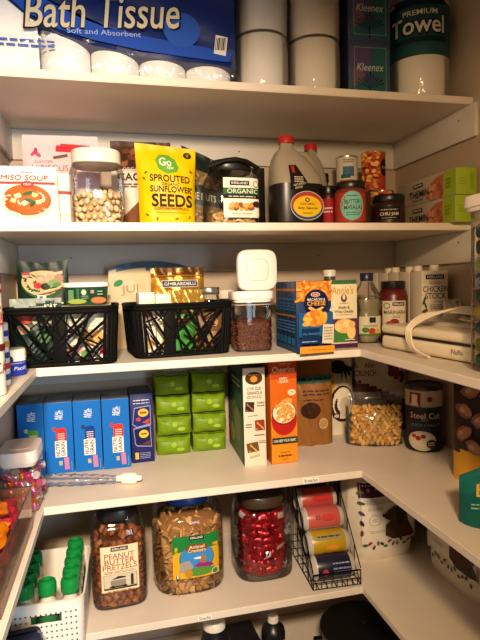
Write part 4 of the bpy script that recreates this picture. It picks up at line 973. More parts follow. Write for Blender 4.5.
printed(t, [('p', [(-.09, .17), (.085, .17), (.085, .25), (-.09, .25)], '#d8ccb6'), ('t', 'BANANA', -.06, .232, .07, .02, '#5c2a22', {'bold': .03}), ('t', 'CRUNCH', -.06, .205, .07, .02, '#5c2a22', {'bold': .03})] + [('e', .03 + .02 * (i % 3), .2 + .016 * (i // 3) - .01 * (i % 3), .014, .01, ('#7a3226', '#93452f', '#5c2a1e')[i % 3], 30 * i) for i in range(8)], mp)

t = thing('nut_bag', 'clear bag of golden cashew nuts in front of the crunch pouch', 'food bag', (.462, .215, Z4), -18)
pouch(t, .178, .165, .075, plain('#ffffff'), seed=44, mat=WRAP, wob=.004, gus=.95, name='clear_bag', seal=.88)
stuff(G().box((0, 0, .058), (.135, .036, .108), '#a87b3e', .015, 3).build('cashew_pile', FOOD, loc=(.462, .215, Z4 + .006)), 'inner mass of cashews in the clear bag before the crunch pouch', 'cashew').rotation_euler = (0, 0, math.radians(-18))
sp = []
Mz = Matrix.Rotation(math.radians(-18), 3, 'Z')
for j in range(8):
    for i in range(8):
        u = -.066 + i * .0185 + (j % 2) * .008; z = .013 + j * .0165
        e = 1 - abs(u / .086) ** 2.6
        p = Mz @ Vector((u, -.021 - .009 * max(0, e) ** .65 + random.uniform(-.002, .002), z)); sp.append((.462 + p[0], .215 + p[1], Z4 + z + random.uniform(-.002, .002)))
src = []
for k in range(3):
    g = G().ell((0, 0, 0), (.0112, .0088, .0056), ('#c99a4e', '#b5843a', '#d8ae66')[k], 10, 7, wob=.16)
    g.ell((.004, .002, .002), (.0055, .0045, .0040), ('#c99a4e', '#b5843a', '#d8ae66')[k], 8, 5, wob=.2)
    src.append(g.build('cashew', FOOD))
sp = []
Mz = Matrix.Rotation(math.radians(-18), 3, 'Z')
for j in range(10):
    for i in range(10):
        u = -.070 + i * .0152 + (j % 2) * .0065; z = .012 + j * .0122
        e = 1 - abs(u / .089) ** 2.6
        p = Mz @ Vector((u, -.021 - .009 * max(0, e) ** .65 * (1 if j < 7 else .4) + random.uniform(-.002, .002), z)); sp.append((.462 + p[0], .215 + p[1], Z4 + z + random.uniform(-.002, .002)))
scatter(src, sp, 'golden cashew in the clear bag on the breakfast shelf', 'cashew', 'cashews in the clear bag')

t = thing('oatmeal_canister', 'round dark oatmeal canister with a red square mark, breakfast shelf right', 'food tin', (.584, .128, Z4), 0)
R = .0545
G().lathe([(R - .002, .0008), (R, .003), (R, .006), (R, .192), (R - .003, .192)], ['#15120f', '#15120f', '#1d1a1c', '#1d1a1c'], 44).build('can', CARD, t)
G().lathe([(R + .0008, .186), (R + .0018, .188), (R + .0018, .199), (R - .001, .201), (R - .004, .197), (.02, .1965)], '#17140f', 44).build('lid', PLASTIC, t)
q = [('r', 0, .162, .30, .050, '#b9ab94'), ('r', -.030, .158, .036, .044, '#8c2420'), ('e', -.030, .163, .009, .011, '#e3d6c0'), ('e', -.03, .17, .011, .005, '#d8cab2'), ('p', [(-.042, .142), (-.018, .142), (-.022, .156), (-.038, .156)], '#e3d6c0'), ('t', 'QUAKER', -.03, .140, .03, .005, '#e8dcc8', {'bold': .03}), ('e', .014, .162, .008, .008, '#8c2c28'),
     ('r', 0, .136, .3, .004, '#2d3a5c'), ('t', 'Steel Cut', .002, .112, .088, .018, '#d8c9ac', {'bold': .01}), ('t', 'OATS', .0, .099, .02, .006, '#b8a88c'), ('t', 'QUICK 3 MINUTE', .002, .083, .085, .010, '#7d8a9a'), ('r', 0, .072, .1, .002, '#3a4a5c'),
     ('e', -.008, .036, .040, .030, '#c9bda8'), ('e', -.008, .04, .034, .022, '#d9cbaa'), ('e', -.018, .044, .008, .007, '#a8302c'), ('e', -.004, .05, .007, .006, '#8a2a28'), ('e', -.03, .05, .007, .006, '#b8412f'), ('e', .018, .028, .014, .014, '#3f3a30'), ('b', .018, .028, .018, .012, '#c9bda0', 2)]
printed(t, q, cyl(R, a0=-.52))

# right arm
t = thing('pet_treat_bag', 'brown and yellow pouch with chicken pieces on the right arm of the breakfast shelf', 'food bag', (.568, -.195, Z4), -62)
def tc(u, v): return '#2c1c18' if v > .38 + .12 * u else '#d8a02c'
o, mp = pouch(t, .20, .275, .065, tc, seed=50)
q = []
for i, (x, z, a) in enumerate(((-.05, .235, 20), (.0, .22, -30), (.045, .235, 10), (-.06, .185, -20), (-.015, .17, 30), (.035, .18, -10), (-.06, .13, 40), (-.03, .1, -35), (.02, .125, 15))):
    rr = random.Random(i); n = 11
    P = lambda k, ox: [(x + ox + k * rr.uniform(.75, 1.15) * (.027 * cos(2 * PI * m / n) * cos(a / 57) - .017 * sin(2 * PI * m / n) * sin(a / 57)), z + k * rr.uniform(.8, 1.1) * (.027 * cos(2 * PI * m / n) * sin(a / 57) + .017 * sin(2 * PI * m / n) * cos(a / 57))) for m in range(n)]
    q += [('p', P(1, 0), '#8a5f48'), ('p', P(.72, .003), '#a67a5e'), ('p', P(.34, -.006), '#c09a7e')]
q += [('e', .05, .075, .028, .03, '#1d1a18'), ('b', .05, .075, .034, .014, '#e0b83c', 1), ('p', [(-.005, .16), (.04, .165), (.015, .12)], '#1a1414')]
printed(t, q, mp)
t = thing('teal_snack_bag', 'teal pouch with a yellow mark at the right photo edge', 'food bag', (.445, -.395, Z4), -40)
o, mp = pouch(t, .19, .150, .06, lambda u, v: '#0f5c56' if v < .75 + .15 * u else '#136660', seed=51, gus=.9, topcut=lambda u: .05 * u)
printed(t, [('e', -.035, .12, .02, .012, '#d8b030', 20), ('e', -.025, .125, .008, .005, '#13746c'), ('t', 'b', -.05, .1, .02, .03, '#d8b030', {'bold': .03}), ('b', -.045, .06, .05, .02, '#8ab8a0', 2)], mp)

# left back corner
t = thing('candy_container', 'clear rounded square container with white lid in the left corner', 'food container', (-.5575, .030, Z4), 0)
w = .090
G().lathe([(w * .42, .0012), (w * .46, .004), (w * .47, .012), (w * .49, .110), (w * .49, .116)], '#fff', 44, 5, top=False, sy=1.45).build('body', GLASS, t)
lid_ = pop_lid(t, w - .002, .036, .111, '#efe1d8', sy=1.45)
G().lathe([(.024, .1468), (.026, .1478), (.026, .1492), (.02, .1498)], '#e6d8ce', 40, 4, sy=1.45).build('push_button', PLASTIC, lid_)
def candy_mesh(col, col2, L=.034, r=.009, name='candy'):
    g = G(); M = Matrix.Rotation(PI / 2, 4, 'Y')
    g.lathe([(r * .9, -L * .62), (r * .25, -L * .36), (r * .8, -L * .3), (r, -L * .12), (r, L * .12), (r * .8, L * .3), (r * .25, L * .36), (r * .9, L * .62)], [col2, col, col, col, col, col, col2], 12, M=M)
    return g.build(name, FOIL)
def pieces(cols, L, r, name):
    return [candy_mesh(a, b, L, r, name) for a, b in cols]
src = pieces((('#e0608c', '#d0507c'), ('#e88aa8', '#d8c8cc'), ('#c8c4c8', '#b0acb0'), ('#e8823c', '#e0608c')), .031, .0100, 'wrapped_candy')
sp = []
for j in range(5):
    for a in range(6):
        x = -.034 + a * .0136; sp.append((-.5575 + x * .92, .030 - .044 + random.uniform(0, .004), Z4 + .013 + j * .0180))
    for b in range(4): sp.append((-.5575 + .028, .030 - .024 + b * .018, Z4 + .013 + j * .0180))
scatter(src, sp, 'pink or silver wrapped candy in the clear container with white lid', 'candy', 'wrapped candies in the corner container', scale=.08)
# left arm: clear bin, wood reflection put into its tint, bigger packets inside
t = thing('clear_bin', 'clear open bin with a brown reflection painted in, on the left arm of the breakfast shelf', 'bin', (-.556, -.265, Z4), 0)
g = G(); bw, bd, bh = .076, .33, .092
def panel(g, c, d): g.box(c, d, '#fff', .0008, 1)
panel(g, (bw / 2 - .001, 0, bh / 2), (.002, bd, bh)); panel(g, (-bw / 2 + .001, 0, bh / 2), (.002, bd, bh)); panel(g, (0, bd / 2 - .001, bh / 2), (bw - .004, .002, bh)); panel(g, (0, -bd / 2 + .001, bh / 2), (bw - .004, .002, bh)); panel(g, (0, 0, .001), (bw - .004, bd - .004, .002))
g.build('bin_body', BIN_REFLECT, t)
pts = [(bw / 2, bd / 2, bh), (-bw / 2, bd / 2, bh), (-bw / 2, -bd / 2, bh), (bw / 2, -bd / 2, bh)]
G().tube(pts, .0018, '#4a2f28', 6, True).build('rim', PLASTIC, t)
k = 0
for (x, y, z, c, nm_, cc) in ((-.010, .115, .020, '#e0405a', 'pink', 'rearmost'), (.0, .065, .022, '#e8661c', 'orange', 'second from the rear'), (-.005, .012, .022, '#d83a5c', 'pink', 'middle'), (.0, -.045, .022, '#ef8a1e', 'orange', 'second from the front'), (.0, -.105, .022, '#e8741c', 'orange', 'front'),
                              (-.004, .100, .066, '#c8324e', 'pink', 'rear top'), (.0, .045, .067, '#e0405a', 'pink', 'middle top'), (-.004, -.015, .068, '#f08c1a', 'orange', 'top, beside the middle pink packet'), (.0, -.085, .068, '#f08c1a', 'orange', 'front top'), (-.006, .02, .108, '#ef7f1c', 'orange', 'topmost')):
    p = thing('candy_packet', '%s candy packet in the clear open bin, %s' % (nm_, cc), 'candy packet', (-.556 + x * .3, -.265 + y, Z4 + z), 0)
    Mt = Matrix.Rotation(random.uniform(-.5, .5), 3, 'X') @ Matrix.Rotation(random.uniform(-.5, .5), 3, 'Z')
    G().ell((0, 0, 0), (.022, .027, .0155), c, 18, 10, M=Mt, wob=.2).build('packet', FILM, p)
    G().box(Mt @ Vector((.0, .0325, 0)), (.024, .010, .003), c, .001, rot=Mt).build('crimped_end', FILM, p)
# clear tube with its white cap
t = thing('plastic_sleeve', 'long clear plastic sleeve with a crumpled white end, lying before the blue boxes', 'plastic sleeve', (-.40, .118, Z4), -14)
g = G(); n = 26; k = 14; P = []
for i in range(n + 1):
    x = -.135 + .200 * i / n
    for a in range(k):
        th = 2 * PI * a / k; r = .019 * (1 - .5 * (i / n) ** 2) * (1 + .12 * sin(i * 1.7 + a)); P.append((x, r * cos(th) * 1.2, .0145 + min(.014, max(-.0135, r * .8 * sin(th)))))
g.add(P, [(i * k + a, i * k + (a + 1) % k, (i + 1) * k + (a + 1) % k, (i + 1) * k + a) for i in range(n) for a in range(k)], '#fff')
g.build('clear_sleeve', WRAP, t, fix=False)
g = G(); g.lathe([(.008, .0), (.0085, .012), (.0125, .014), (.0145, .018), (.0150, .048), (.0125, .052), (.008, .054), (.006, .066)], '#ece6d8', 18, M=Matrix.Translation((.063, 0, .0155)) @ Matrix.Rotation(PI / 2, 4, 'Y'))
for i in range(9): g.ell((.082 + (i % 3) * .012, -.006 + (i // 3) * .006, .024), (.009, .005, .004), '#efe9dc', 8, 5, wob=.2)
g.build('white_end', PAPER, t)

# ================================================================== SNACK SHELF
t = thing('storage_basket', 'white perforated basket of green-capped bottles, bottom left', 'basket', (-.506, .072, Z5), -1)
w, d, h = .172, .262, .130
g = G()
def wallp(P0, P1, hole):
    """one side with its rows of small dark slots"""
    P0 = Vector(P0); P1 = Vector(P1); t_ = (P1 - P0); L = t_.length; t_.normalize(); nrm = Vector((t_.y, -t_.x, 0))
    return P0, t_, L, nrm
def rrect(ww, dd, r, z, n=6):
    P = []
    for cx, cy, a0 in ((ww / 2 - r, dd / 2 - r, 0), (-ww / 2 + r, dd / 2 - r, 90), (-ww / 2 + r, -dd / 2 + r, 180), (ww / 2 - r, -dd / 2 + r, 270)):
        for i in range(n + 1): a = math.radians(a0 + 90 * i / n); P.append((cx + r * cos(a), cy + r * sin(a), z))
    return P
# body: closed shell, outer and inner skin; the grip hole is a real opening in the front
R1_ = rrect(w * .93, d * .95, .022, .0005); R2_ = rrect(w * .985, d * .985, .024, h - .006); R3_ = rrect(w, d, .025, h)
I2 = rrect(w - .008, d - .008, .022, h); I1 = rrect(w * .93 - .006, d * .95 - .006, .02, .003)
n = len(R1_); rings = [R1_, R2_, R3_, I2, I1]; rows = 10
vs = []; 
def lerp(a, b, t): return tuple(a[i] + (b[i] - a[i]) * t for i in range(3))
col_rings = [[lerp(a, b, j / rows) for a, b in zip(R1_, R2_)] for j in range(rows + 1)]
# denser along the straight front
def dense(P):
    Q = []
    for i in range(len(P)):
        a, b = P[i], P[(i + 1) % len(P)]; m = 14 if math.dist(a, b) > .06 else 1
        Q += [lerp(a, b, k / m) for k in range(m)]
    return Q
outer = [dense(r) for r in col_rings] + [dense(R3_)]
inner = [dense([lerp(a, b, j / rows) for a, b in zip(I1, I2)]) for j in range(rows + 1)]
N = len(outer[0]); fs = []; allv = [p for r in outer for p in r]; off = len(allv); allv += [p for r in inner for p in r]
def is_hole(i, j): 
    p = outer[j][i]; q = outer[j][(i + 1) % N]
    return j in (6, 7) and p[1] < -d * .4 and q[1] < -d * .4 and abs((p[0] + q[0]) / 2 + .0) < .032
for j in range(len(outer) - 1):
    for i in range(N):
        if j < rows and is_hole(i, j): continue
        fs.append((j * N + i, j * N + (i + 1) % N, (j + 1) * N + (i + 1) % N, (j + 1) * N + i))
for j in range(rows):
    for i in range(N):
        if is_hole(i, j): continue
        fs.append((off + j * N + i, off + (j + 1) * N + i, off + (j + 1) * N + (i + 1) % N, off + j * N + (i + 1) % N))
for i in range(N): fs.append(((len(outer) - 1) * N + i, (len(outer) - 1) * N + (i + 1) % N, off + rows * N + (i + 1) % N, off + rows * N + i))
fs.append(tuple(range(N - 1, -1, -1))); fs.append(tuple(off + i for i in range(N)))
G().add(allv, fs, '#f2ece2').build('body', PLASTIC, t)
q = []
for r in range(7):
    for c in range(13):
        u = -.066 + c * .011; v = .014 + r * .0145
        if 2.9 < r + .5 < 6.4 and abs(u) < .042 and r in (5, 6): continue
        q.append(('p', [(u - .003, v - .002), (u + .003, v - .002), (u, v + .0034)] if (r + c) % 2 else [(u - .003, v + .002), (u, v - .0034), (u + .003, v + .002)], '#4a4540'))
sl = (d * .985 - d * .95) / 2 / (h - .006)
printed(t, q, lambda u, v, l: (u, -d * .475 - sl * v - .0006, v), 'slots')
q = []
for r in range(7):
    for c in range(20):
        u = -.108 + c * .0113; v = .014 + r * .0145
        q.append(('p', [(u - .003, v - .002), (u + .003, v - .002), (u, v + .0034)] if (r + c) % 2 else [(u - .003, v + .002), (u, v - .0034), (u + .003, v + .002)], '#4a4540'))
sx_ = (w * .985 - w * .93) / 2 / (h - .006)
printed(t, q, lambda u, v, l: (w * .465 + sx_ * v + .0006, u, v), 'slots')

def green_bottle(i, x, y, lab, tilt):
    t = thing('shaker_bottle', lab, 'bottle', (x, y, Z5 + .0045), random.uniform(-20, 20), 'green-capped bottles in the white basket')
    G().lathe([(.019, .0005), (.0215, .004), (.0215, .092), (.0195, .106), (.0125, .114), (.0115, .122)], ['#d9d2c4', '#d9d2c4', '#e2dccf', '#d9d4c6', '#cfc9ba'], 28).build('body', PLASTIC, t)
    G().lathe([(.0140, .1225), (.0190, .124), (.0200, .128), (.0202, .144), (.0186, .1515), (.0135, .155), (.0115, .1535), (.0105, .148), (.003, .147)], '#0d8038', 28).build('cap', PLASTIC, t)
    t.scale = (1.04, 1.04, 1.04)
    printed(t, [('r', 0, .06, .09, .045, '#2f6a3a'), ('r', 0, .094, .04, .012, '#17161a'), ('t', 'KIRKLAND', 0, .094, .032, .006, '#efe8dc', {'bold': .02}), ('e', .0, .055, .014, .014, '#d9d2b8')], lambda u, v, l: cyl(.0217 if v < .085 else .0217 - (v - .085) * .14)(u, v, l))
    return t
spots = [(-.456, .165, 'green-capped bottle at the back right corner of the white basket'), (-.456, .118, 'green-capped bottle second from the back along the right side of the white basket'), (-.456, .070, 'green-capped bottle midway along the right side of the white basket'),
         (-.456, .022, 'green-capped bottle second from the front along the right side of the white basket'), (-.456, -.025, 'green-capped bottle at the front right of the white basket'),
         (-.507, -.022, 'green-capped bottle at the front centre of the white basket'), (-.556, -.025, 'green-capped bottle at the front left of the white basket'), (-.556, .022, 'green-capped bottle second from the front on the left of the basket'),
         (-.556, .070, 'green-capped bottle midway along the left side of the white basket'), (-.556, .120, 'green-capped bottle near the back left of the white basket')]
for i, (x, y, l) in enumerate(spots): green_bottle(i, x, y, l, 0)
t = thing('zip_pouch', 'dark navy zip pouch lying before the white basket', 'pouch', (-.552, -.118, Z5), 6)
g = G().box((0, 0, .052), (.080, .060, .102), '#1a2142', .014, 4); g.build('pouch_body', CLOTH, t)
G().box((.0, -.0, .1045), (.066, .008, .003), '#10142c', .001).tube([(.034, -.004, .1045), (.041, -.006, .100), (.042, -.007, .09)], .0025, '#b9b6b0').build('zip', METAL, t)

def big_jar(name, lab, loc, rz, R, H, sq, sh, neck, lidr, lidh, lidcol):
    t = thing(name, lab, 'jar', loc, rz)
    jar(t, R, H, neck, lidr, lidh, sq, sh, lidcol, 48); return t
JX, JY = -.344, .148
t = big_jar('pretzel_jar', 'tall clear jar of peanut butter pretzels with a dark lid', (JX, JY, Z5), 3, .0725, .247, 4.2, .78, .052, .055, .026, '#1a1412')
q = [('r', 0, .115, .088, .124, '#c98a4a'), ('r', 0, .115, .085, .121, '#ecd4ae')] + logo_block(.0, .168, .042, .011) + [
     ('t', 'PEANUT', .0, .150, .07, .014, '#8c3a20', {'bold': .005}), ('t', 'BUTTER', .0, .135, .07, .014, '#8c3a20', {'bold': .005}), ('t', 'PRETZELS', .0, .120, .078, .014, '#8c3a20', {'bold': .005}), ('b', 0, .107, .072, .007, '#8a5a3a', 2),
     ('r', 0, .081, .076, .040, '#1d1b1a'), ('r', 0, .0815, .074, .038, '#c9bda4'), ('p', [(-.022, .088), (-.004, .096), (.014, .093), (.012, .09)], '#28241f'), ('r', -.005, .077, .036, .018, '#8a8070'), ('r', -.005, .0685, .042, .003, '#201c18'), ('e', -.018, .068, .004, .004, '#201c18'), ('e', .01, .068, .004, .004, '#201c18'), ('r', .027, .080, .006, .024, '#34302a'), ('e', .027, .094, .003, .004, '#34302a'), ('r', .0, .065, .074, .004, '#4a443a'), ('b', 0, .058, .06, .004, '#7a6a50', 1)]
printed(t, q, cyl(.0725, 4.2, e=.0012))
prz = []
for k, c in enumerate(('#7d4220', '#92532a', '#6a3618')):
    g = G().ell((0, 0, 0), (.0132, .0092, .0086), c, 10, 7, wob=.13)
    for i in range(4): g.ell((.008 * cos(i * 1.6), .007 * sin(i * 1.6), .005 * cos(i)), (.001, .001, .001), '#d8c9a8', 5, 4)
    prz.append(g.build('pretzel_nugget', FOOD))
sp = [(x, y, z + Z5) for x, y, z in ring_fill(None, .0695, .003, .182, .0103, JX, JY, spread=105, sq=4.2)]
for i in range(22): sp.append((JX + random.uniform(-.048, .048), JY + random.uniform(-.05, .05), Z5 + .185 + random.uniform(-.004, .010)))
scatter(prz, sp, 'brown pretzel nugget in the tall clear jar', 'pretzel', 'pretzel nuggets in the jar', scale=.1)
stuff(G().lathe([(.045, .004), (.052, .012), (.052, .17), (.045, .178)], '#5f3318', 28, 4).build('pretzel_pile', FOOD, loc=(JX, JY, Z5)), 'inner mass of pretzel nuggets in the tall clear jar', 'pretzel')

AX, AY = -.149, .188
t = big_jar('cracker_jar', 'very wide clear jar of animal crackers with a blue lid', (AX, AY, Z5), 0, .1, .248, 3.0, .80, .058, .062, .026, '#1348a0')
q = [('r', .012, .110, .124, .120, '#d8a424'), ('r', .012, .155, .124, .03, '#1d7a38'), ('p', [(-.05, .145), (.074, .145), (.074, .125), (.05, .14), (-.03, .14), (-.05, .12)], '#1d7a38'), ('e', .012, .105, .046, .042, '#2a7a4a'), ('e', .012, .107, .043, .038, '#3a86c9'), ('e', .02, .106, .016, .003, '#d8e4ea'),
     ('p', [(-.035, .07), (-.03, .098), (-.008, .102), (.002, .085), (.0, .068)], '#9a938c'), ('p', [(.004, .085), (.02, .095), (.05, .088), (.056, .078), (.03, .075)], '#8a2a7a'), ('p', [(.02, .092), (.026, .118), (.034, .11), (.034, .09)], '#a86a34'), ('e', .02, .068, .04, .012, '#4f8a34'), ('e', -.01, .066, .01, .012, '#b8802c'), ('e', -.038, .058, .004, .008, '#1d1d20'), ('e', -.038, .06, .002, .006, '#e8e4da'),
     ('e', .012, .135, .03, .012, '#7a4a1e'), ('t', 'Animal', .012, .139, .04, .009, '#efdcae', {'bold': .03}), ('t', 'Crackers', .012, .129, .046, .009, '#efdcae', {'bold': .03}), ('e', .058, .062, .009, .009, '#e8e0c8'), ('e', .058, .062, .0075, .0075, '#4a7a3a'), ('b', .01, .053, .09, .004, '#7a5a14', 1)] + logo_block(.012, .165, .038, .011)
printed(t, q, lambda u, v, l: cyl(.1, 3.0, e=.0012)(u, v, l))
crk = []
for k in range(5):
    g = G(); n = 12; rr = random.Random(k)
    pr = [(.013 * rr.uniform(.55, 1.15)) for _ in range(n)]
    top_ = [(pr[i] * cos(2 * PI * i / n), pr[i] * .8 * sin(2 * PI * i / n), .0024) for i in range(n)]; bot_ = [(p[0], p[1], -.0024) for p in top_]
    g.add(top_ + bot_, [tuple(range(n)), tuple(range(2 * n - 1, n - 1, -1))] + [(i, n + i, n + (i + 1) % n, (i + 1) % n) for i in range(n)], ('#c49458', '#b8854a', '#cfa268', '#a97840', '#c08c50')[k])
    crk.append(g.build('animal_cracker', FOOD))
sp = [(x, y, z + Z5) for x, y, z in ring_fill(None, .0975, .002, .196, .0098, AX, AY, spread=95, sq=3.0, jit=.6)]
for i in range(24): sp.append((AX + random.uniform(-.07, .07), AY + random.uniform(-.08, .05), Z5 + .198 + random.uniform(-.004, .008)))
scatter(crk, sp[:298], 'thin tan animal cracker in the wide jar with blue lid', 'cracker', 'animal crackers in the wide jar')
stuff(G().lathe([(.07, .004), (.081, .012), (.081, .19), (.07, .198)], '#96683a', 30, 3).build('cracker_pile', FOOD, loc=(AX, AY, Z5)), 'inner mass of animal crackers in the wide jar', 'cracker')

RX, RY = .070, .178
t = big_jar('candy_jar', 'clear jar of shiny red wrapped candies with a bronze lid', (RX, RY, Z5), 0, .086, .222, 3.2, .82, .062, .068, .030, '#3a2c1c')
src = []
for k, (a, b) in enumerate((('#94101a', '#7c0e16'), ('#a81820', '#90141c'), ('#860f18', '#6c0a12'), ('#a0141e', '#840f18'))):
    g = G().box((0, 0, 0), (.046, .030, .024), a, .010, 3)
    for s_ in (-1, 1): g.box((s_ * .025, 0, 0), (.010, .020, .003), b, .001)
    if k == 1: g.box((0, -.0, .0112), (.032, .016, .0022), '#e6ddd6', .001)
    src.append(g.build('wrapped_candy', FOIL))
sp = []
for j in range(8):
    for a in range(-3, 4):
        th = a * .50 + (j % 2) * .25; q_ = .051 / (abs(cos(th)) ** 3.2 + abs(sin(th)) ** 3.2) ** (1 / 3.2)
        sp.append((RX + q_ * sin(th), RY - q_ * cos(th), Z5 + .021 + j * .0218))
obs = scatter(src, sp, 'red foil wrapped candy in the jar with bronze lid', 'candy', 'red candies in the jar', turn=False, scale=.05)
for o, p in zip(obs, sp): o.rotation_euler = (random.uniform(-.4, .4) + PI / 2 * random.choice((0, 1)), random.uniform(-.45, .45), math.atan2(p[0] - RX, RY - p[1]) + random.uniform(-.35, .35))
stuff(G().lathe([(.038, .006), (.044, .014), (.044, .172), (.036, .18)], '#6a0c14', 24, 3).build('candy_pile', FOIL, loc=(RX, RY, Z5)), 'inner heap of red candies in the jar with bronze lid', 'candy')
mpc = cyl(.080, 3.2, e=-.004)

# can rack
t = thing('can_rack', 'black wire rack dispensing drink cans, beside the red candy jar', 'can rack', (.250, .178, Z5), -3)
K = '#15130f'
g = G(); ang = math.radians(48)
def rk(x, s, o): return (x, -.155 + s * cos(ang) + o * -sin(ang), .012 + s * sin(ang) + o * cos(ang))
for sx in (-1, 1):
    X_ = sx * .069
    gg = G()
    gg.tube([(X_, -.165, .045), (X_, -.165, .004), (X_, .16, .004), (X_, .16, .24), (X_, .06, .295), (X_, -.165, .05)], .0017, K, 6)
    gg.tube([(X_, -.155, .012), (X_, .12, .24)], .0012, K, 6)
    for k in range(6): y = -.12 + k * .05; gg.tube([(X_, y, .004), (X_, y, min(.24, .05 + (y + .165) * 1.05))], .0013, K, 5)
    gg.build('side_frame', METAL, t)
gb = G()
for k in range(8): y = -.165 + k * .046; gb.tube([(-.069, y, .004), (.069, y, .004)], .0013, K, 5)
for k in range(5): x = -.052 + k * .026; gb.tube([(x, -.165, .004), (x, .16, .004)], .0013, K, 5)
gb.tube([(-.069, -.165, .045), (.069, -.165, .045)], .0022, K, 6).tube([(-.069, -.165, .022), (.069, -.165, .022)], .0015, K, 6)
for k in range(9): x = -.06 + k * .015; gb.tube([(x, -.165, .004), (x, -.165, .024)], .0011, K, 5)
gb.build('base_wires', METAL, t)
def soda(y, z, col, lab, items, x=0):
    Mr = Matrix.Rotation(math.radians(-3), 3, 'Z'); p = Mr @ Vector((x, y, z))
    c = thing('drink_can', lab, 'drink can', (.250 + p[0], .178 + p[1], Z5 + p[2]), -3, 'drink cans in the wire rack')
    Mx = Matrix.Rotation(PI / 2, 4, 'Y'); R = .0345; L = .124
    G().lathe([(.024, -L / 2 + .002), (.026, -L / 2), (R - .002, -L / 2 + .008), (R, -L / 2 + .013), (R, L / 2 - .014), (.0275, L / 2 - .003), (.0265, L / 2), (.025, L / 2 - .002)],
              ['#b5b0a6', '#b5b0a6', '#b5b0a6', col, '#b5b0a6', '#b5b0a6', '#b5b0a6'], 32, M=Mx).build('can', PLASTIC, c)
    def mp(u, v, l):      # u along the can, v round its front
        a = v / R; r = R + .0006 + .0002 * l; return (u, -r * cos(a), r * sin(a))
    printed(c, items, mp); return c
soda(-.118, .040, '#1a1c33', 'navy drink can at the front of the wire rack', [('e', -.028, .0, .009, .010, '#a83a3a'), ('b', .02, .004, .05, .02, '#7d86a8', 2), ('b', .02, -.012, .05, .008, '#5a6288', 1), ('b', .02, .022, .05, .008, '#8f97b5', 1)])
soda(-.080, .092, '#b08d14', 'yellow drink can second from the front of the wire rack', [('r', 0, .028, .085, .014, '#8d8a68'), ('b', .0, .03, .07, .012, '#4a4a34', 1), ('e', .006, -.002, .02, .008, '#d98a2c'), ('b', .01, -.016, .06, .008, '#6a5a1c', 1)])
soda(-.036, .144, '#b9554f', 'salmon pink drink can third from the front of the wire rack', [('t', '35', -.02, .016, .016, .012, '#3a2a2a', {'bold': .02}), ('e', .012, .014, .022, .010, '#b83a34'), ('r', .0, -.020, .09, .012, '#a8a08c'), ('b', .0, -.02, .08, .008, '#6a5a50', 1)])
soda(.022, .180, '#ad443e', 'red and pink drink can fourth from the front of the wire rack', [('e', .012, .012, .03, .010, '#b02a28'), ('b', .0, .022, .05, .006, '#7a3a34', 1)])
soda(.086, .206, '#15171c', 'black drink can topmost in the wire rack', [('b', .0, .01, .05, .008, '#4a5058', 1)])

def pet_bag(loc, rz, lab, w, h, T, wide=False):
    t = thing('pet_food_bag', lab, 'pet food bag', loc, rz)
    g = G(); n = 24; m = 16
    def hw(v): return w / 2 * (.90 + .10 * sin(PI * min(1, .15 + v * .9)))
    def yf(u, v): e = max(0, 1 - abs(u) ** 4) ** .5; return -T / 2 * (.35 + .65 * e) * (.86 + .14 * sin(PI * min(1, v * 1.2)))
    P = []
    for j in range(m + 1):
        v = j / m
        for k in range(n):
            s = k / n * 4; sd = int(s); f = s - sd
            if sd == 0: u = -1 + 2 * f; y = yf(u, v)
            elif sd == 1: u = 1; y = yf(1, v) * (1 - 2 * f)
            elif sd == 2: u = 1 - 2 * f; y = -yf(u, v)
            else: u = -1; y = -yf(-1, v) * (1 - 2 * f)
            zz = v * h
            if j == 0: u *= .93; y *= .9
            if j == m: u *= .96; y *= .9
            P.append((u * hw(v), y, zz))
    fs = [(j * n + k, j * n + (k + 1) % n, (j + 1) * n + (k + 1) % n, (j + 1) * n + k) for j in range(m) for k in range(n)] + [tuple(range(n - 1, -1, -1)), tuple(m * n + k for k in range(n))]
    g.add(P, fs, '#ddd3c0'); g.build('bag', FILM, t)
    mp = lambda u, v, l: (u, yf(max(-1, min(1, u / hw(v / h))), v / h) - .0012 - .00025 * l, v)
    B = '#4a3426'
    bx = .02 if not wide else .05
    q = [('r', -.0, .155, w * .80, .19, '#e0d8c8'), ('r', -.0, .224, w * .84, .044, '#4a1c3c'), ('b', -.005, .226, w * .4, .014, '#8a6a84', 1), ('e', -.07, .224, .006, .006, '#9a7a94')]
    q += [('b', -.02, .188, .13, .014, '#b0a794', 3), ('b', -.05, .168, .05, .01, '#b0a794', 2), ('e', -.055, .135, .018, .016, '#8c8474'), ('e', -.055, .135, .0165, .0145, '#e0d8c8'), ('b', -.055, .135, .018, .012, '#9a927f', 2), ('b', -.045, .10, .05, .01, '#b0a794', 2)]
    def dg(P): return [(bx + (a - .03) * 1.35, .070 + (b - .074) * 1.35) for a, b in P]
    q += [('p', dg([(.0, .085), (.0, .108), (.014, .118), (.008, .126), (.0, .124), (-.006, .131), (.006, .140), (.024, .149), (.042, .148), (.054, .136), (.058, .112), (.074, .085), (.076, .074), (.02, .074)]), B),
          ('p', dg([(.026, .142), (.046, .144), (.048, .118), (.038, .100), (.028, .112)]), '#33231a'), ('e', bx - .016, .155, .0034, .0028, '#15100c'), ('e', bx - .046, .147, .005, .004, '#15100c')]
    cols = ('#3f5a3a', '#8a2c34', '#5a3a5c', '#4a6a3c', '#2d2a2a')
    for i in range(14): q.append(('e', -w * .36 + i * w * .055, .060 + .008 * sin(i * 2.3), .0075, .004, cols[i % 5], i * 35))
    for i in range(5): q.append(('e', w * .38, .09 + i * .028, .004, .008, cols[(i * 2) % 5], i * 25)); q.append(('e', -w * .41, .1 + i * .03, .004, .009, cols[(i * 3 + 1) % 5], i * 25))
    printed(t, q, mp); return t
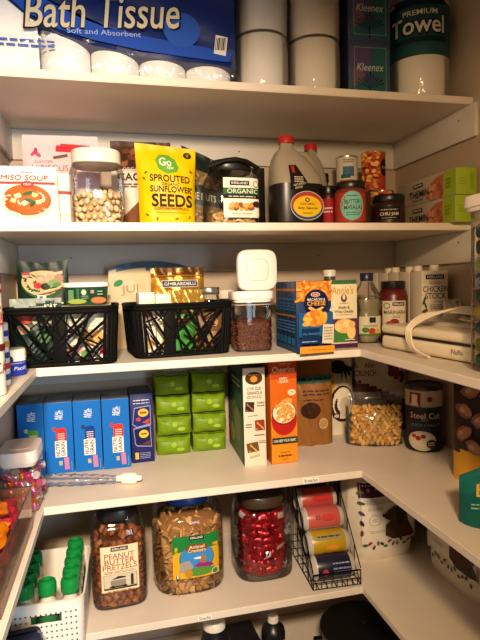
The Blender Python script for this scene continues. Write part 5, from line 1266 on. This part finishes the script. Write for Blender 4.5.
pet_bag((.449, .182, Z5), 4, 'big white pet food bag with a brown dog head and purple band', .230, .285, .165)
pet_bag((.591, -.055, Z5), -90, 'white pet food bag along the right wall, half hidden under the arm', .275, .262, .10, True)
t = thing('snack_pouch', 'reddish brown pouch with green print at the bottom right photo corner', 'food pouch', (.556, -.30, Z5), -35)
o, mp = pouch(t, .15, .17, .05, lambda u, v: '#9a4a34' if (u * 2 + v * 3) % 1 > .25 else '#6a5a34', seed=60)
printed(t, [('e', -.03, .09, .03, .02, '#4a5a2c', 30), ('e', .02, .06, .03, .018, '#c98a6a', -20), ('e', .0, .12, .03, .014, '#b8623c', 10)], mp)

# ================================================================== LOWEST SHELF
def floor_bottle(loc, lab, R, H, col, capc, neck):
    t = thing('cleaning_bottle', lab, 'bottle', loc)
    G().lathe([(R * .92, .0008), (R, .006), (R, H * .72), (R * .9, H * .8), (neck, H * .88), (neck, H * .9)], col, 32).build('body', PLASTIC, t)
    G().lathe([(neck + .003, H * .895), (neck + .004, H * .9), (neck + .003, H * .985), (neck, H)], capc, 28).build('cap', PLASTIC, t)
    printed(t, [('r', 0, H * .45, R * 1.7, H * .4, '#e0d8c8'), ('b', 0, H * .5, R * 1.3, H * .16, '#3a3634', 3)], cyl(R)); return t
floor_bottle((-.086, .135, Z6), 'dark bottle with a wide white cap on the lowest shelf, left one', .040, .222, '#15151a', '#e6dfd2', .028)
floor_bottle((.098, .165, Z6), 'dark bottle with a small white cap on the lowest shelf, right one', .036, .182, '#121216', '#e0d8c8', .013)
t = thing('dark_carton', 'low black carton between the two white-capped bottles', 'box', (.012, .20, Z6), 4)
carton(t, .085, .12, .115, '#17161a'); printed(t, [('b', 0, .09, .05, .02, '#8a8680', 2)], front(-.06))
t = thing('stock_pot', 'large black stock pot with lid on the lowest shelf', 'pot', (.380, .138, Z6))
G().lathe([(.115, .0008), (.124, .008), (.126, .10), (.130, .104), (.130, .107)], '#0f0e0e', 48).build('pot_body', PLASTIC, t)
pl_ = G().lathe([(.132, .1075), (.133, .111), (.128, .115), (.09, .121), (.04, .125), (.018, .1255)], '#121111', 48).build('pot_lid', PLASTIC, t)
G().lathe([(.009, .126), (.009, .131), (.018, .134), (.018, .139), (.012, .141)], '#0d0c0c', 24).build('lid_knob', PLASTIC, pl_)
for s_ in (-1, 1): G().tube([(s_ * .126, -.03, .080), (s_ * .150, -.026, .085), (s_ * .156, 0, .085), (s_ * .150, .026, .085), (s_ * .126, .03, .080)], .006, '#0d0c0c').build('side_handle', PLASTIC, t)

# ================================================================== camera and light
f_, yaw, pit, rol = 524.80, .2317, -.0682, -.0265
cx_, cy_, cz_ = -.3226, -1.2898, 1.4758
F = Vector((sin(yaw) * cos(pit), cos(yaw) * cos(pit), sin(pit))); R0 = Vector((cos(yaw), -sin(yaw), 0)); U0 = R0.cross(F)
R1 = cos(rol) * R0 + sin(rol) * U0; U1 = -sin(rol) * R0 + cos(rol) * U0
cd = bpy.data.cameras.new('camera'); cam = bpy.data.objects.new('camera', cd); C.objects.link(cam)
M = Matrix((R1, U1, -F)).transposed().to_4x4(); M.translation = (cx_, cy_, cz_); cam.matrix_world = M
cd.sensor_fit = 'HORIZONTAL'; cd.sensor_width = 36; cd.lens = f_ / 480 * 36; cd.clip_start = .02
bpy.context.scene.camera = cam

def area(name, loc, aim, size, power, col, sy=None):
    d = bpy.data.lights.new(name, 'AREA'); d.energy = power; d.color = col; d.size = size
    if sy: d.shape = 'RECTANGLE'; d.size_y = sy
    o = bpy.data.objects.new(name, d); C.objects.link(o); o.location = loc
    o.rotation_euler = (Vector(aim) - Vector(loc)).to_track_quat('-Z', 'Y').to_euler(); return o
def spot(name, loc, aim, power, col, cone, blend, rad):
    d = bpy.data.lights.new(name, 'SPOT'); d.energy = power; d.color = col; d.spot_size = math.radians(cone); d.spot_blend = blend; d.shadow_soft_size = rad
    o = bpy.data.objects.new(name, d); C.objects.link(o); o.location = loc
    o.rotation_euler = (Vector(aim) - Vector(loc)).to_track_quat('-Z', 'Y').to_euler(); return o
spot('ceiling_downlight', (-.42, -1.72, 2.045), (-.63, .1, 1.18), 215, (1, .82, .64), 74, 1.0, .07)
spot('amber_fill', (-.28, -1.75, 2.04), (.05, .1, 1.10), 95, (1, .66, .34), 84, 1.0, .07)  # added amber fill to warm the right side, no known lamp
area('window_daylight', (.75, -2.8, 1.35), (-.45, .3, 1.2), 1.2, 46, (.66, .83, 1), 1.3)
w = bpy.data.worlds.new('world'); bpy.context.scene.world = w; w.use_nodes = True
nt = w.node_tree; bg = nt.nodes['Background']; bg.inputs[0].default_value = (1, .78, .55, 1); bg.inputs[1].default_value = .08
sc = bpy.context.scene
sc.view_settings.view_transform = 'Standard'; sc.view_settings.look = 'None'; sc.view_settings.gamma = 1; sc.view_settings.exposure = 0
sc.view_settings.use_curve_mapping = False
sc.cycles.transparent_max_bounces = 16; sc.cycles.max_bounces = 8; sc.cycles.caustics_reflective = False; sc.cycles.caustics_refractive = False
